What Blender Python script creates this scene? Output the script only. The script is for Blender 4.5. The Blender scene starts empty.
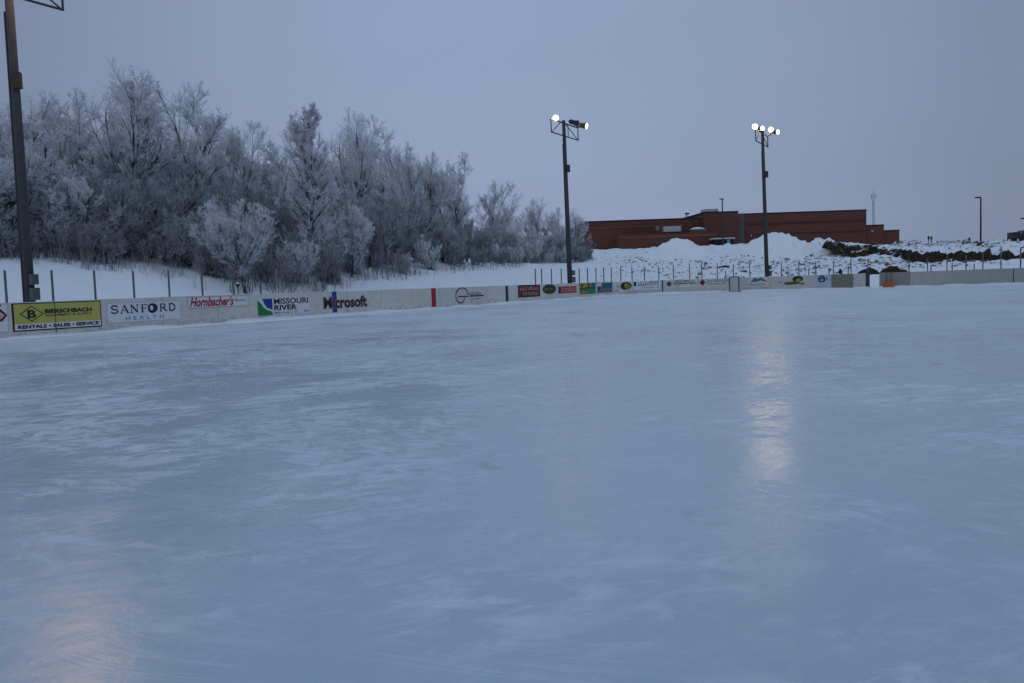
import bpy, math, random
import numpy as np
from mathutils import Vector, Matrix

SC = bpy.context.scene
COL = SC.collection
random.seed(7)
RNG = np.random.default_rng(11)
rad = math.radians

# ------------------------------------------------------------------ camera
FPX, CX, CY = 850.0, 512.0, 341.5
EYE = 1.07
PITCH, ROLL = rad(3.78), rad(1.95)
_f = np.array([0, math.cos(PITCH), -math.sin(PITCH)])
_r0 = np.array([1.0, 0, 0]); _u0 = np.array([0, math.sin(PITCH), math.cos(PITCH)])
_r = math.cos(ROLL) * _r0 - math.sin(ROLL) * _u0
_u = math.sin(ROLL) * _r0 + math.cos(ROLL) * _u0
CAM = np.array([0, 0, EYE])

def at(px, py, Y):
    """the point of the place seen at a pixel of the photograph, Y metres ahead"""
    d = _f + _r * (px - CX) / FPX + _u * (CY - py) / FPX
    return CAM + d * (Y / d[1])

def proj(p):
    d = np.asarray(p, float) - CAM
    z = d @ _f
    return CX + FPX * (d @ _r) / z, CY - FPX * (d @ _u) / z

def slope_x(px, py=290):
    d = _f + _r * (px - CX) / FPX + _u * (CY - py) / FPX
    return d[0] / d[1]

cam = bpy.data.cameras.new('camera'); camo = bpy.data.objects.new('camera', cam); COL.objects.link(camo)
M = Matrix(((_r[0], _u[0], -_f[0], 0), (_r[1], _u[1], -_f[1], 0), (_r[2], _u[2], -_f[2], EYE), (0, 0, 0, 1)))
camo.matrix_world = M
cam.sensor_width = 36.0; cam.lens = FPX / 1024 * 36.0
cam.clip_start = 0.1; cam.clip_end = 9000
SC.camera = camo

# ------------------------------------------------------------------ noise
def _hash(i, j, s):
    n = (i * 374761393 + j * 668265263 + s * 974634777) & 0x7fffffff
    n = ((n ^ (n >> 13)) * 1274126177) & 0x7fffffff
    return ((n ^ (n >> 16)) & 0xffff) / 65535.0

def vnoise(x, y, s=0):
    x = np.asarray(x, float); y = np.asarray(y, float)
    i = np.floor(x).astype(np.int64); j = np.floor(y).astype(np.int64)
    fx = x - i; fy = y - j
    fx = fx * fx * (3 - 2 * fx); fy = fy * fy * (3 - 2 * fy)
    a = _hash(i, j, s); b = _hash(i + 1, j, s); c = _hash(i, j + 1, s); d = _hash(i + 1, j + 1, s)
    return (a * (1 - fx) + b * fx) * (1 - fy) + (c * (1 - fx) + d * fx) * fy - 0.5

def fbm(x, y, s=0, o=4):
    v = 0; a = 1.0
    for k in range(o):
        v = v + a * vnoise(np.asarray(x) * 2 ** k, np.asarray(y) * 2 ** k, s + k); a *= .5
    return v

def sstep(a, b, x):
    t = np.clip((np.asarray(x, float) - a) / (b - a), 0, 1)
    return t * t * (3 - 2 * t)

# ------------------------------------------------------------------ mesh helpers
class MB:
    def __init__(self): self.v = []; self.f = []
    def add(self, vs, fs):
        n = len(self.v)
        self.v.extend([tuple(map(float, p)) for p in vs])
        self.f.extend([tuple(int(i) + n for i in f) for f in fs])
        return self
    def box(self, c, s, rz=0.0):
        hx, hy, hz = s[0] / 2, s[1] / 2, s[2] / 2; ca, sa = math.cos(rz), math.sin(rz)
        vs = []
        for x, y, z in ((-1,-1,-1),(1,-1,-1),(1,1,-1),(-1,1,-1),(-1,-1,1),(1,-1,1),(1,1,1),(-1,1,1)):
            a, b = x * hx, y * hy
            vs.append((c[0] + a * ca - b * sa, c[1] + a * sa + b * ca, c[2] + z * hz))
        return self.add(vs, [(0,3,2,1),(4,5,6,7),(0,1,5,4),(1,2,6,5),(2,3,7,6),(3,0,4,7)])
    def tube(self, pts, rs, n=8, caps=True):
        pts = [np.asarray(p, float) for p in pts]
        if not hasattr(rs, '__len__'): rs = [rs] * len(pts)
        vs = []; fs = []
        for k, p in enumerate(pts):
            t = pts[min(k + 1, len(pts) - 1)] - pts[max(k - 1, 0)]; t /= np.linalg.norm(t) + 1e-9
            ref = np.array([1.0, 0, 0]) if abs(t[0]) < .8 else np.array([0, 1.0, 0])
            a = np.cross(t, ref); a /= np.linalg.norm(a); b = np.cross(t, a)
            for q in range(n):
                an = 2 * math.pi * q / n
                vs.append(p + rs[k] * (math.cos(an) * a + math.sin(an) * b))
        for k in range(len(pts) - 1):
            for q in range(n):
                fs.append((k*n+q, k*n+(q+1) % n, (k+1)*n+(q+1) % n, (k+1)*n+q))
        if caps:
            fs.append(tuple(range(n))[::-1]); fs.append(tuple((len(pts)-1)*n+q for q in range(n)))
        return self.add(vs, fs)
    def prism(self, foot, z0, z1):
        """vertical prism on a footprint (counter-clockwise); z1 may be one height per corner"""
        n = len(foot)
        if not hasattr(z1, '__len__'): z1 = [z1] * n
        vs = [(p[0], p[1], z0) for p in foot] + [(p[0], p[1], z1[k]) for k, p in enumerate(foot)]
        fs = [(k, (k+1) % n, n+(k+1) % n, n+k) for k in range(n)] + [tuple(range(n))[::-1], tuple(range(n, 2*n))]
        return self.add(vs, fs)
    def build(self, name, mat, parent=None, smooth=False, origin=None):
        v = np.array(self.v, float)
        return mesh_obj(name, v, self.f, mat, parent, smooth, origin)

def mesh_obj(name, v, f, mat, parent=None, smooth=False, origin=None):
    v = np.asarray(v, float)
    pl = np.array(parent.location) if parent is not None else np.zeros(3)
    if parent is not None and parent.parent is not None: pl = pl + np.array(parent.parent.location)
    if origin is None:
        if parent is None:
            mn, mx = v.min(0), v.max(0); origin = np.array([(mn[0]+mx[0])/2, (mn[1]+mx[1])/2, mn[2]])
        else: origin = pl
    origin = np.asarray(origin, float)
    me = bpy.data.meshes.new(name)
    me.from_pydata((v - origin).tolist(), [], [list(map(int, q)) for q in f] if not isinstance(f, np.ndarray) else f.tolist())
    if smooth: me.polygons.foreach_set('use_smooth', [True] * len(me.polygons))
    me.update()
    if mat is not None: me.materials.append(mat)
    o = bpy.data.objects.new(name, me); COL.objects.link(o)
    if parent is not None: o.parent = parent
    o.location = origin - pl
    return o

def empty(name, loc, label=None, cat=None, group=None):
    o = bpy.data.objects.new(name, None); COL.objects.link(o)
    o.location = tuple(map(float, loc)); o.empty_display_size = .2
    if label: tag(o, label, cat, group)
    return o

def tag(o, label=None, cat=None, group=None, kind=None):
    if label: o['label'] = label
    if cat: o['category'] = cat
    if group: o['group'] = group
    if kind: o['kind'] = kind
    return o

def copy_tree(o, parent=None):
    c = o.copy(); COL.objects.link(c)
    if parent is not None: c.parent = parent
    for ch in list(o.children): copy_tree(ch, c)
    return c

# ------------------------------------------------------------------ materials
def new_mat(name):
    m = bpy.data.materials.new(name); m.use_nodes = True
    nt = m.node_tree; b = nt.nodes['Principled BSDF']
    return m, nt, b

def nd(nt, t, **kw):
    n = nt.nodes.new(t)
    for k, v in kw.items():
        if k.startswith('i_'): n.inputs[k[2:].replace('_', ' ')].default_value = v
        else: setattr(n, k, v)
    return n

def ramp(nt, src, stops):
    r = nt.nodes.new('ShaderNodeValToRGB')
    while len(r.color_ramp.elements) < len(stops): r.color_ramp.elements.new(.5)
    for e, (p, c) in zip(r.color_ramp.elements, stops):
        e.position = p; e.color = (c[0], c[1], c[2], 1) if hasattr(c, '__len__') else (c, c, c, 1)
    nt.links.new(src, r.inputs[0]); return r

def mixc(nt, fac, a, b):
    m = nt.nodes.new('ShaderNodeMix'); m.data_type = 'RGBA'
    for k, s in ((0, fac), (6, a), (7, b)):
        if hasattr(s, 'links') or hasattr(s, 'is_linked'): nt.links.new(s, m.inputs[k])
        else: m.inputs[k].default_value = s if k == 0 else (s[0], s[1], s[2], 1)
    return m.outputs[2]

def math_n(nt, op, a, b=0.0):
    m = nt.nodes.new('ShaderNodeMath'); m.operation = op
    for k, s in ((0, a), (1, b)):
        if hasattr(s, 'is_linked'): nt.links.new(s, m.inputs[k])
        else: m.inputs[k].default_value = s
    return m.outputs[0]

def noise(nt, vec, scale, detail=4, rough=.55, dist=0.0):
    n = nt.nodes.new('ShaderNodeTexNoise')
    n.inputs['Scale'].default_value = scale; n.inputs['Detail'].default_value = detail
    n.inputs['Roughness'].default_value = rough; n.inputs['Distortion'].default_value = dist
    if vec is not None: nt.links.new(vec, n.inputs['Vector'])
    return n.outputs['Fac']

def objco(nt): return nt.nodes.new('ShaderNodeTexCoord').outputs['Object']
def worldco(nt): return nt.nodes.new('ShaderNodeNewGeometry').outputs['Position']

def mapping(nt, vec, scale=(1,1,1), rot=(0,0,0)):
    m = nt.nodes.new('ShaderNodeMapping'); m.inputs['Scale'].default_value = scale; m.inputs['Rotation'].default_value = rot
    nt.links.new(vec, m.inputs['Vector']); return m.outputs[0]

def bump(nt, b, h, strength, dist=.05):
    n = nt.nodes.new('ShaderNodeBump'); n.inputs['Strength'].default_value = strength; n.inputs['Distance'].default_value = dist
    nt.links.new(h, n.inputs['Height']); nt.links.new(n.outputs[0], b.inputs['Normal']); return n

def plain(name, col, rough=.6, var=.18, scale=3.0, metal=0.0, spec=.3):
    m, nt, b = new_mat(name)
    n = noise(nt, objco(nt), scale, 5)
    c = mixc(nt, n, tuple(x * (1 - var) for x in col), tuple(min(1, x * (1 + var)) for x in col))
    nt.links.new(c, b.inputs['Base Color'])
    b.inputs['Roughness'].default_value = rough; b.inputs['Metallic'].default_value = metal
    b.inputs['Specular IOR Level'].default_value = spec
    return m

def mat_snow():
    m, nt, b = new_mat('snow')
    co = worldco(nt)
    n1 = noise(nt, co, .35, 6, .6); n2 = noise(nt, co, 2.2, 5, .6)
    c = mixc(nt, n1, (.68, .73, .80), (.82, .855, .90))
    # soil and clods through the churned lot, plus painted shade of its small lumps
    sep = nt.nodes.new('ShaderNodeSeparateXYZ'); nt.links.new(co, sep.inputs[0])
    far = math_n(nt, 'MULTIPLY', ramp(nt, math_n(nt, 'MULTIPLY', sep.outputs[1], .01), [(.74, 0), (.84, 1), (1.0, 1)]).outputs[0],
                 ramp(nt, math_n(nt, 'ADD', math_n(nt, 'MULTIPLY', sep.outputs[0], .01), .5), [(.54, 0), (.62, 1)]).outputs[0])
    d1 = ramp(nt, noise(nt, mapping(nt, co, (1.0, .5, 1)), 1.9, 7, .74), [(.545, 0), (.61, 1)]).outputs[0]
    d2 = ramp(nt, noise(nt, co, .16, 3, .5), [(.34, .12), (.56, 1)]).outputs[0]
    dm = math_n(nt, 'MULTIPLY', math_n(nt, 'MULTIPLY', d1, d2), far)
    c = mixc(nt, math_n(nt, 'MULTIPLY', dm, .7), c, (.17, .165, .17))
    nt.links.new(c, b.inputs['Base Color'])
    b.inputs['Roughness'].default_value = .75; b.inputs['Specular IOR Level'].default_value = .15
    bump(nt, b, math_n(nt, 'ADD', n2, math_n(nt, 'MULTIPLY', n1, 2)), .35, .12)
    return m

def mat_ice():
    m, nt, b = new_mat('ice')
    co = worldco(nt)
    rot = mapping(nt, co, (1, 1, 1), (0, 0, rad(-22)))
    sp = nt.nodes.new('ShaderNodeSeparateXYZ'); nt.links.new(co, sp.inputs[0])
    far_pale = ramp(nt, math_n(nt, 'MULTIPLY', sp.outputs[1], .02), [(.10, 0), (.36, .10), (.9, .26)]).outputs[0]   # paler and rougher towards the far boards
    base = ramp(nt, noise(nt, co, .13, 5, .55, .5), [(.34, .05), (.66, .34)]).outputs[0]
    patch = ramp(nt, noise(nt, co, .42, 5, .62, .8), [(.44, 0), (.60, 1)]).outputs[0]
    patch2 = ramp(nt, noise(nt, mapping(nt, co, (1, 1, 1), (0, 0, 2.1)), .62, 5, .62, .8), [(.47, 0), (.62, 1)]).outputs[0]
    fe1 = ramp(nt, noise(nt, mapping(nt, rot, (1, 1.75, 1)), 3.0, 10, .74, .7), [(.45, 0), (.60, .70)]).outputs[0]
    fe2 = ramp(nt, noise(nt, mapping(nt, mapping(nt, co, (1,1,1), (0,0,rad(42))), (1, 2.0, 1)), 3.6, 10, .74, .7), [(.46, 0), (.61, .62)]).outputs[0]
    cover = math_n(nt, 'MAXIMUM', math_n(nt, 'MULTIPLY', patch, fe1), math_n(nt, 'MULTIPLY', patch2, fe2))
    frost = math_n(nt, 'MINIMUM', math_n(nt, 'ADD', math_n(nt, 'ADD', base, far_pale), cover), 1.0)
    # skate scratches: thin crossing lines
    wob = nt.nodes.new('ShaderNodeTexNoise'); wob.inputs['Scale'].default_value = .22; wob.inputs['Detail'].default_value = 2; nt.links.new(co, wob.inputs['Vector'])
    vm = nt.nodes.new('ShaderNodeVectorMath'); vm.operation = 'MULTIPLY_ADD'; nt.links.new(wob.outputs['Color'], vm.inputs[0]); vm.inputs[1].default_value = (3.2, 3.2, 0); nt.links.new(co, vm.inputs[2])
    def scratch(ang, sc, s, m0):
        w = mapping(nt, mapping(nt, vm.outputs[0], (1,1,1), (0,0,rad(ang))), (.22 * sc, 7.0 * sc, 1))
        n = noise(nt, w, 1.0, 3, .6, 1.2)
        l = ramp(nt, n, [(.478, 0), (.5, s), (.522, 0)]).outputs[0]
        return math_n(nt, 'MULTIPLY', l, ramp(nt, noise(nt, mapping(nt, co, (1, 1, 1), (0, 0, m0)), .42, 4, .6), [(.5, 0), (.66, .5)]).outputs[0])
    sc = math_n(nt, 'MAXIMUM', scratch(20, 1, .7, 1.0), math_n(nt, 'MAXIMUM', scratch(-38, .8, .6, 2.0), scratch(74, 1.2, .5, 3.0)))
    fl = ramp(nt, noise(nt, mapping(nt, rot, (1, 1.7, 1)), 5.5, 6, .7, .6), [(.58, 0), (.72, .3)]).outputs[0]
    sc = math_n(nt, 'MAXIMUM', sc, fl)
    f2 = math_n(nt, 'MINIMUM', math_n(nt, 'ADD', frost, sc), 1.0)
    c = mixc(nt, f2, ICE_DARK, ICE_FROST)
    spots = ramp(nt, noise(nt, co, 1.7, 2, .4), [(.255, 1), (.275, 0)]).outputs[0]
    c = mixc(nt, math_n(nt, 'MULTIPLY', spots, .25), c, (.16, .17, .19))
    nt.links.new(c, b.inputs['Base Color'])
    r = ramp(nt, f2, [(0, .17), (.3, .23), (.52, .44), (1, .62)])
    nt.links.new(r.outputs[0], b.inputs['Roughness'])
    b.inputs['IOR'].default_value = 1.31
    b.inputs['Specular IOR Level'].default_value = .5
    h = math_n(nt, 'ADD', math_n(nt, 'MULTIPLY', noise(nt, mapping(nt, rot, (.5, 1.2, 1)), 1.6, 3), 1.2),
               math_n(nt, 'ADD', math_n(nt, 'MULTIPLY', noise(nt, co, 11, 5, .65), .26), math_n(nt, 'MULTIPLY', f2, .10)))
    bump(nt, b, h, .26, .03)
    return m

def mat_board(name, col, dirt=(.22, .20, .18)):
    m, nt, b = new_mat(name)
    co = worldco(nt)
    n = noise(nt, co, 1.1, 5)
    oi = nt.nodes.new('ShaderNodeObjectInfo')
    c = mixc(nt, n, tuple(x * .88 for x in col), tuple(x * 1.1 for x in col))
    c = mixc(nt, math_n(nt, 'MULTIPLY', oi.outputs['Random'], .3), c, tuple(x * .7 for x in col))
    sep = nt.nodes.new('ShaderNodeSeparateXYZ'); nt.links.new(co, sep.inputs[0])
    low = ramp(nt, sep.outputs[2], [(.02, 1), (.28, .45), (.9, .16)]).outputs[0]
    st = ramp(nt, noise(nt, mapping(nt, co, (1, 1, 2.2)), 3.0, 6, .7), [(.48, 0), (.66, 1)]).outputs[0]
    c = mixc(nt, math_n(nt, 'MULTIPLY', math_n(nt, 'MULTIPLY', low, st), .8), c, dirt)
    nt.links.new(c, b.inputs['Base Color']); b.inputs['Roughness'].default_value = .55
    b.inputs['Specular IOR Level'].default_value = .25
    return m

def mat_brick():
    m, nt, b = new_mat('brick')
    co = worldco(nt)
    sep = nt.nodes.new('ShaderNodeSeparateXYZ'); nt.links.new(co, sep.inputs[0])
    cb = nt.nodes.new('ShaderNodeCombineXYZ')
    nt.links.new(math_n(nt, 'ADD', sep.outputs[0], sep.outputs[1]), cb.inputs[0]); nt.links.new(sep.outputs[2], cb.inputs[1])
    br = nt.nodes.new('ShaderNodeTexBrick')
    nt.links.new(cb.outputs[0], br.inputs['Vector'])
    br.inputs['Color1'].default_value = (.162, .064, .047, 1); br.inputs['Color2'].default_value = (.12, .047, .037, 1)
    br.inputs['Mortar'].default_value = (.17, .11, .09, 1); br.inputs['Scale'].default_value = 1.0
    br.inputs['Brick Width'].default_value = .42; br.inputs['Row Height'].default_value = .2; br.inputs['Mortar Size'].default_value = .012
    wx = noise(nt, mapping(nt, co, (.12, .12, .35)), 1.0, 5, .6)
    c = mixc(nt, ramp(nt, wx, [(.3, 0), (.7, .45)]).outputs[0], br.outputs[0], (.085, .034, .03))
    nt.links.new(c, b.inputs['Base Color']); b.inputs['Roughness'].default_value = .85
    b.inputs['Specular IOR Level'].default_value = .1
    return m

def mat_twig(name, c0, c1, frost):
    m, nt, b = new_mat(name)
    co = objco(nt); oi = nt.nodes.new('ShaderNodeObjectInfo')
    n = noise(nt, co, 1.3, 4, .6)
    c = mixc(nt, ramp(nt, n, [(.35, 0), (.62, 1)]).outputs[0], c0, c1)
    c = mixc(nt, math_n(nt, 'MULTIPLY', oi.outputs['Random'], .35), c, frost)
    nt.links.new(c, b.inputs['Base Color']); b.inputs['Roughness'].default_value = .8
    b.inputs['Specular IOR Level'].default_value = .1
    return m

def mat_bark(name, dark, frost, amt):
    m, nt, b = new_mat(name)
    co = objco(nt)
    n = noise(nt, mapping(nt, co, (1, 1, .4)), 4.0, 6, .65)
    c = mixc(nt, ramp(nt, n, [(.58 - amt, 0), (.72 - amt, .85)]).outputs[0], dark, frost)
    nt.links.new(c, b.inputs['Base Color']); b.inputs['Roughness'].default_value = .9
    b.inputs['Specular IOR Level'].default_value = .1
    bump(nt, b, n, .5, .03)
    return m

def mat_dirt(name='dirt', snowy=.0, dark=1.0, c0=(.045, .032, .024), c1=(.12, .088, .062)):
    m, nt, b = new_mat(name)
    co = worldco(nt)
    n = noise(nt, co, 1.2, 7, .7)
    c = mixc(nt, n, tuple(x * dark for x in c0), tuple(x * dark for x in c1))
    if snowy:
        s = ramp(nt, math_n(nt, 'ADD', noise(nt, mapping(nt, co, (.8, .8, 1.6)), 1.1, 6, .72), snowy - .5), [(.55, 0), (.62, 1)]).outputs[0]
        c = mixc(nt, s, c, (.74, .77, .82))
    nt.links.new(c, b.inputs['Base Color']); b.inputs['Roughness'].default_value = .95
    b.inputs['Specular IOR Level'].default_value = .1
    bump(nt, b, n, .7, .15)
    return m

def mat_emit(name, col, s):
    m, nt, b = new_mat(name)
    b.inputs['Base Color'].default_value = (.8, .8, .8, 1)
    b.inputs['Emission Color'].default_value = (*col, 1); b.inputs['Emission Strength'].default_value = s
    return m

ICE_DARK = (.345, .455, .535)
ICE_FROST = (.63, .70, .78)
SNOW = mat_snow(); ICE = mat_ice(); BRICK = mat_brick()
WHITEB = mat_board('white_board', (.66, .65, .60)); GREYB = mat_board('grey_board', (.55, .54, .52)); PLYB = mat_board('weathered_board', (.43, .42, .40))
MOSSB = mat_board('mossy_board', (.20, .20, .15)); BROWNB = mat_board('stained_board', (.31, .28, .25))
FROST = mat_twig('frosted_twig', (.64, .665, .72), (.83, .85, .90), (.86, .88, .92))
FROST2 = mat_twig('pale_frosted_twig', (.62, .65, .70), (.80, .83, .88), (.84, .87, .91))
DULL = mat_twig('dull_twig', (.24, .25, .27), (.48, .50, .53), (.56, .58, .62))
BARK = mat_bark('frosted_bark', (.035, .03, .03), (.42, .44, .48), .05)
BARKD = mat_bark('dark_bark', (.03, .026, .025), (.30, .31, .34), -.02)
PALEBARK = mat_bark('pale_bark', (.04, .036, .035), (.50, .53, .58), .09); DIRT = mat_dirt('bare_dirt', .40, .5); DIRTS = mat_dirt('snow_dusted_dirt', .49, .6); BLACK = mat_dirt('black_soil', 0, .35)
WOOD = plain('pole_wood', (.066, .064, .066), .85, .4, 6)
METAL = plain('dark_metal', (.05, .05, .055), .5, .2, 5, .4)
GALV = plain('galvanised_steel', (.17, .175, .19), .5, .2, 5, .5)
GREENBOX = plain('grey_green_box', (.085, .10, .10), .6, .2, 6)
RUST = plain('brown_box', (.07, .045, .035), .7, .3, 10)
RED = plain('red_paint', (.36, .012, .03), .5, .15); BLUE = plain('blue_paint', (.012, .05, .26), .5, .15); NAVY = plain('navy_paint', (.012, .018, .085), .5, .1)
WHITE = plain('white_sign', (.68, .69, .68), .45, .08); BLK = plain('black_paint', (.012, .012, .013), .5, .1)
LAMPW = mat_emit('lamp_glow', (1.0, .78, .52), 210.0); LAMPD = mat_emit('dim_lamp_glow', (1.0, .80, .58), 80.0); LENS = mat_emit('lens_glow', (1.0, .84, .62), 1.15)
LAMPP = mat_emit('warm_lamp_glow', (1.0, .58, .34), 135.0)

# ------------------------------------------------------------------ sky and light
w = bpy.data.worlds.new('World'); SC.world = w; w.use_nodes = True
nt = w.node_tree; bg = nt.nodes['Background']
sky = nt.nodes.new('ShaderNodeTexSky'); sky.sky_type = 'NISHITA'; sky.sun_disc = False
sky.sun_elevation = rad(4); sky.sun_rotation = rad(205); sky.dust_density = 3.0; sky.air_density = 1.5
tc = nt.nodes.new('ShaderNodeTexCoord'); sep = nt.nodes.new('ShaderNodeSeparateXYZ'); nt.links.new(tc.outputs['Generated'], sep.inputs[0])
zz = math_n(nt, 'MAXIMUM', sep.outputs[2], 0.0)
# heavy even overcast at dusk: a pale band over the horizon, duller above, brighter overhead
over = ramp(nt, zz, [(0, (.284, .358, .512)), (.10, (.266, .342, .503)), (.24, (.270, .346, .516)), (.36, (.274, .354, .525)), (.62, (.34, .445, .62)), (1, (.48, .61, .79))])
cl = noise(nt, mapping(nt, tc.outputs['Generated'], (1, 1, 3.0)), 1.6, 4, .5)
hyp = math_n(nt, 'SQRT', math_n(nt, 'ADD', math_n(nt, 'MULTIPLY', sep.outputs[0], sep.outputs[0]), math_n(nt, 'MULTIPLY', sep.outputs[1], sep.outputs[1])))
dot = math_n(nt, 'DIVIDE', sep.outputs[1], math_n(nt, 'MAXIMUM', hyp, .02))
az = ramp(nt, dot, [(.0, .9), (.74, .76), (.87, .76), (.965, .96), (1.0, 1.04)])
mul = nt.nodes.new('ShaderNodeMix'); mul.data_type = 'RGBA'; mul.blend_type = 'MULTIPLY'; mul.inputs[0].default_value = 1
nt.links.new(over.outputs[0], mul.inputs[6]); nt.links.new(ramp(nt, cl, [(.2, .94), (.8, 1.05)]).outputs[0], mul.inputs[7])
mul2 = nt.nodes.new('ShaderNodeMix'); mul2.data_type = 'RGBA'; mul2.blend_type = 'MULTIPLY'; mul2.inputs[0].default_value = 1
nt.links.new(mul.outputs[2], mul2.inputs[6]); nt.links.new(az.outputs[0], mul2.inputs[7])
scl = nt.nodes.new('ShaderNodeMix'); scl.data_type = 'RGBA'; scl.blend_type = 'MULTIPLY'; scl.inputs[0].default_value = 1
nt.links.new(mul2.outputs[2], scl.inputs[6]); scl.inputs[7].default_value = (10, 10, 10, 1)
mx = nt.nodes.new('ShaderNodeMix'); mx.data_type = 'RGBA'; mx.inputs[0].default_value = .06
nt.links.new(scl.outputs[2], mx.inputs[6]); nt.links.new(sky.outputs[0], mx.inputs[7])
nt.links.new(mx.outputs[2], bg.inputs[0]); bg.inputs[1].default_value = .10
sun = bpy.data.lights.new('sun', 'SUN'); sun.energy = .12; sun.angle = rad(40); sun.color = (.95, .95, 1.0)
so = bpy.data.objects.new('sun', sun); COL.objects.link(so); so.rotation_euler = (rad(50), 0, rad(-25)); so.location = (0, 0, 60)
SC.view_settings.view_transform = 'Standard'; SC.view_settings.look = 'None'; SC.view_settings.gamma = 1; SC.view_settings.exposure = 0

# ------------------------------------------------------------------ the rink outline
aL, a0, aR = slope_x(334.6, 304), slope_x(433.7, 298.5), slope_x(506.9, 294)
_d = (2 * a0 - aL - aR) / (aR - aL); _e = aR * (1 + _d) - a0
_k = 7.62 / math.hypot(_d, _e)
RED0 = np.array([a0 * _k, _k]); DIR = np.array([_e, _d]) / math.hypot(_d, _e); INN = np.array([DIR[1], -DIR[0]])
HALF, WID, RC = 30.5, 29.0, 8.5
UA = HALF - RC; UB = UA + RC * math.pi / 2; UC = UB + WID - 2 * RC; UD = UC + RC * math.pi / 2

def per(u):
    """board line at arc length u (0 at the red line): point, tangent, outward normal"""
    if u <= UA: t, s, an = u, 0.0, 0.0
    elif u <= UB: an = (u - UA) / RC; t = UA + RC * math.sin(an); s = RC - RC * math.cos(an)
    elif u <= UC: an = math.pi / 2; t = HALF; s = RC + u - UB
    elif u <= UD: an = math.pi / 2 + (u - UC) / RC; t = UA + RC * math.sin(an); s = WID - RC - RC * math.cos(an)
    else: an = math.pi; t = UA - (u - UD); s = WID
    p = RED0 + DIR * t + INN * s
    tg = DIR * math.cos(an) + INN * math.sin(an)
    nm = DIR * math.sin(an) - INN * math.cos(an)
    return p, tg, nm

def bpt(u, z, off=0.0):
    """off > 0 is towards the ice"""
    p, tg, nm = per(u); q = p - nm * off
    return np.array([q[0], q[1], z])

_us = np.linspace(-24, UD + 2, 1400)
_px = np.array([proj(bpt(q, .55))[0] for q in _us])
def u_at(px): return float(np.interp(px, _px, _us))
def z_at(u, py):
    y0 = proj(bpt(u, 0))[1]; y1 = proj(bpt(u, 1))[1]
    return (py - y0) / (y1 - y0)

def rink_sd(X, Y):
    dx = X - RED0[0]; dy = Y - RED0[1]
    t = dx * DIR[0] + dy * DIR[1]; s = dx * INN[0] + dy * INN[1]
    ht = 45.0; ct = HALF - ht
    qx = np.abs(t - ct) - (ht - RC); qy = np.abs(s - WID / 2) - (WID / 2 - RC)
    return np.hypot(np.maximum(qx, 0), np.maximum(qy, 0)) + np.minimum(np.maximum(qx, qy), 0) - RC, t, s

# ------------------------------------------------------------------ terrain
LP = ([0, 70, 76, 90, 110, 140, 160, 200, 4000], [0, 0, .3, 1.6, 3.2, 5.7, 6.9, 7.2, 9])
RP = ([0, 62, 70, 88, 97, 103, 125, 140, 4000], [0, 0, .35, 1.45, 1.75, 3.0, 4.9, 5.0, 3.0])
def height(X, Y, lumps=True):
    X = np.asarray(X, float); Y = np.asarray(Y, float)
    sd, t, s = rink_sd(X, Y)
    o = -s
    a = X / np.maximum(Y, 1)
    wr = sstep(.37, .47, a)
    hL = np.interp(Y, *LP); hR = np.interp(Y, *RP)
    far = hL * (1 - wr) + hR * wr
    hs = 3.2 * sstep(2.5, 15, o) + .03 * np.clip(o - 15, 0, 200)
    hs = hs * (1 - sstep(36, 66, t) * sstep(14, -4, o - (t - 36) * .1))
    h = np.where(hs > far, hs, far) + .25 * np.exp(-((hs - far) / .6) ** 2) * 0.5
    h = h * sstep(.9, 3.5, sd)
    h = h + .10 * fbm(X * .25, Y * .25, 3) * sstep(.8, 3, sd)
    if lumps:
        lm = sstep(74, 82, Y) * sstep(4, 10, X) * (1 - sstep(190, 220, Y))
        h = h + lm * (.62 * fbm(X * .35, Y * .35, 21, 4) + .50 * np.abs(fbm(X * .9, Y * .9, 31, 3)))
    return np.where(sd < .6, -.06, h * sstep(.5, .9, sd) - .06 * (1 - sstep(.5, .9, sd)))
def hz(x, y): return float(height(np.array([x]), np.array([y]))[0])

def axis(lo, hi, step, far, n):
    core = np.arange(lo, hi + step, step)
    g = np.cumsum(step * 1.22 ** np.arange(1, n)); g = g[g < far]
    return np.concatenate([lo - g[::-1], core, core[-1] + g])
xs = axis(-45, 95, .65, 4200, 45); ys = axis(14, 185, .65, 4200, 45)
GX, GY = np.meshgrid(xs, ys); GZ = height(GX, GY)
nx, ny = len(xs), len(ys)
idx = np.arange(nx * ny).reshape(ny, nx)
F = np.stack([idx[:-1, :-1], idx[:-1, 1:], idx[1:, 1:], idx[1:, :-1]], -1).reshape(-1, 4)
g = mesh_obj('snow_ground', np.stack([GX.ravel(), GY.ravel(), GZ.ravel()], 1), F, SNOW, smooth=True, origin=(0, 0, 0))
tag(g, kind='structure')
# ice sheet: inside the boards and back past the camera
pts = [bpt(q, 0, 0)[:2] for q in np.linspace(-60, UD + UA + 60, 300)]
n = len(pts)
ice = mesh_obj('ice', [(p[0], p[1], 0) for p in pts], [tuple(range(n))[::-1]], ICE, origin=(0, 0, 0)); tag(ice, kind='structure')

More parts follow.
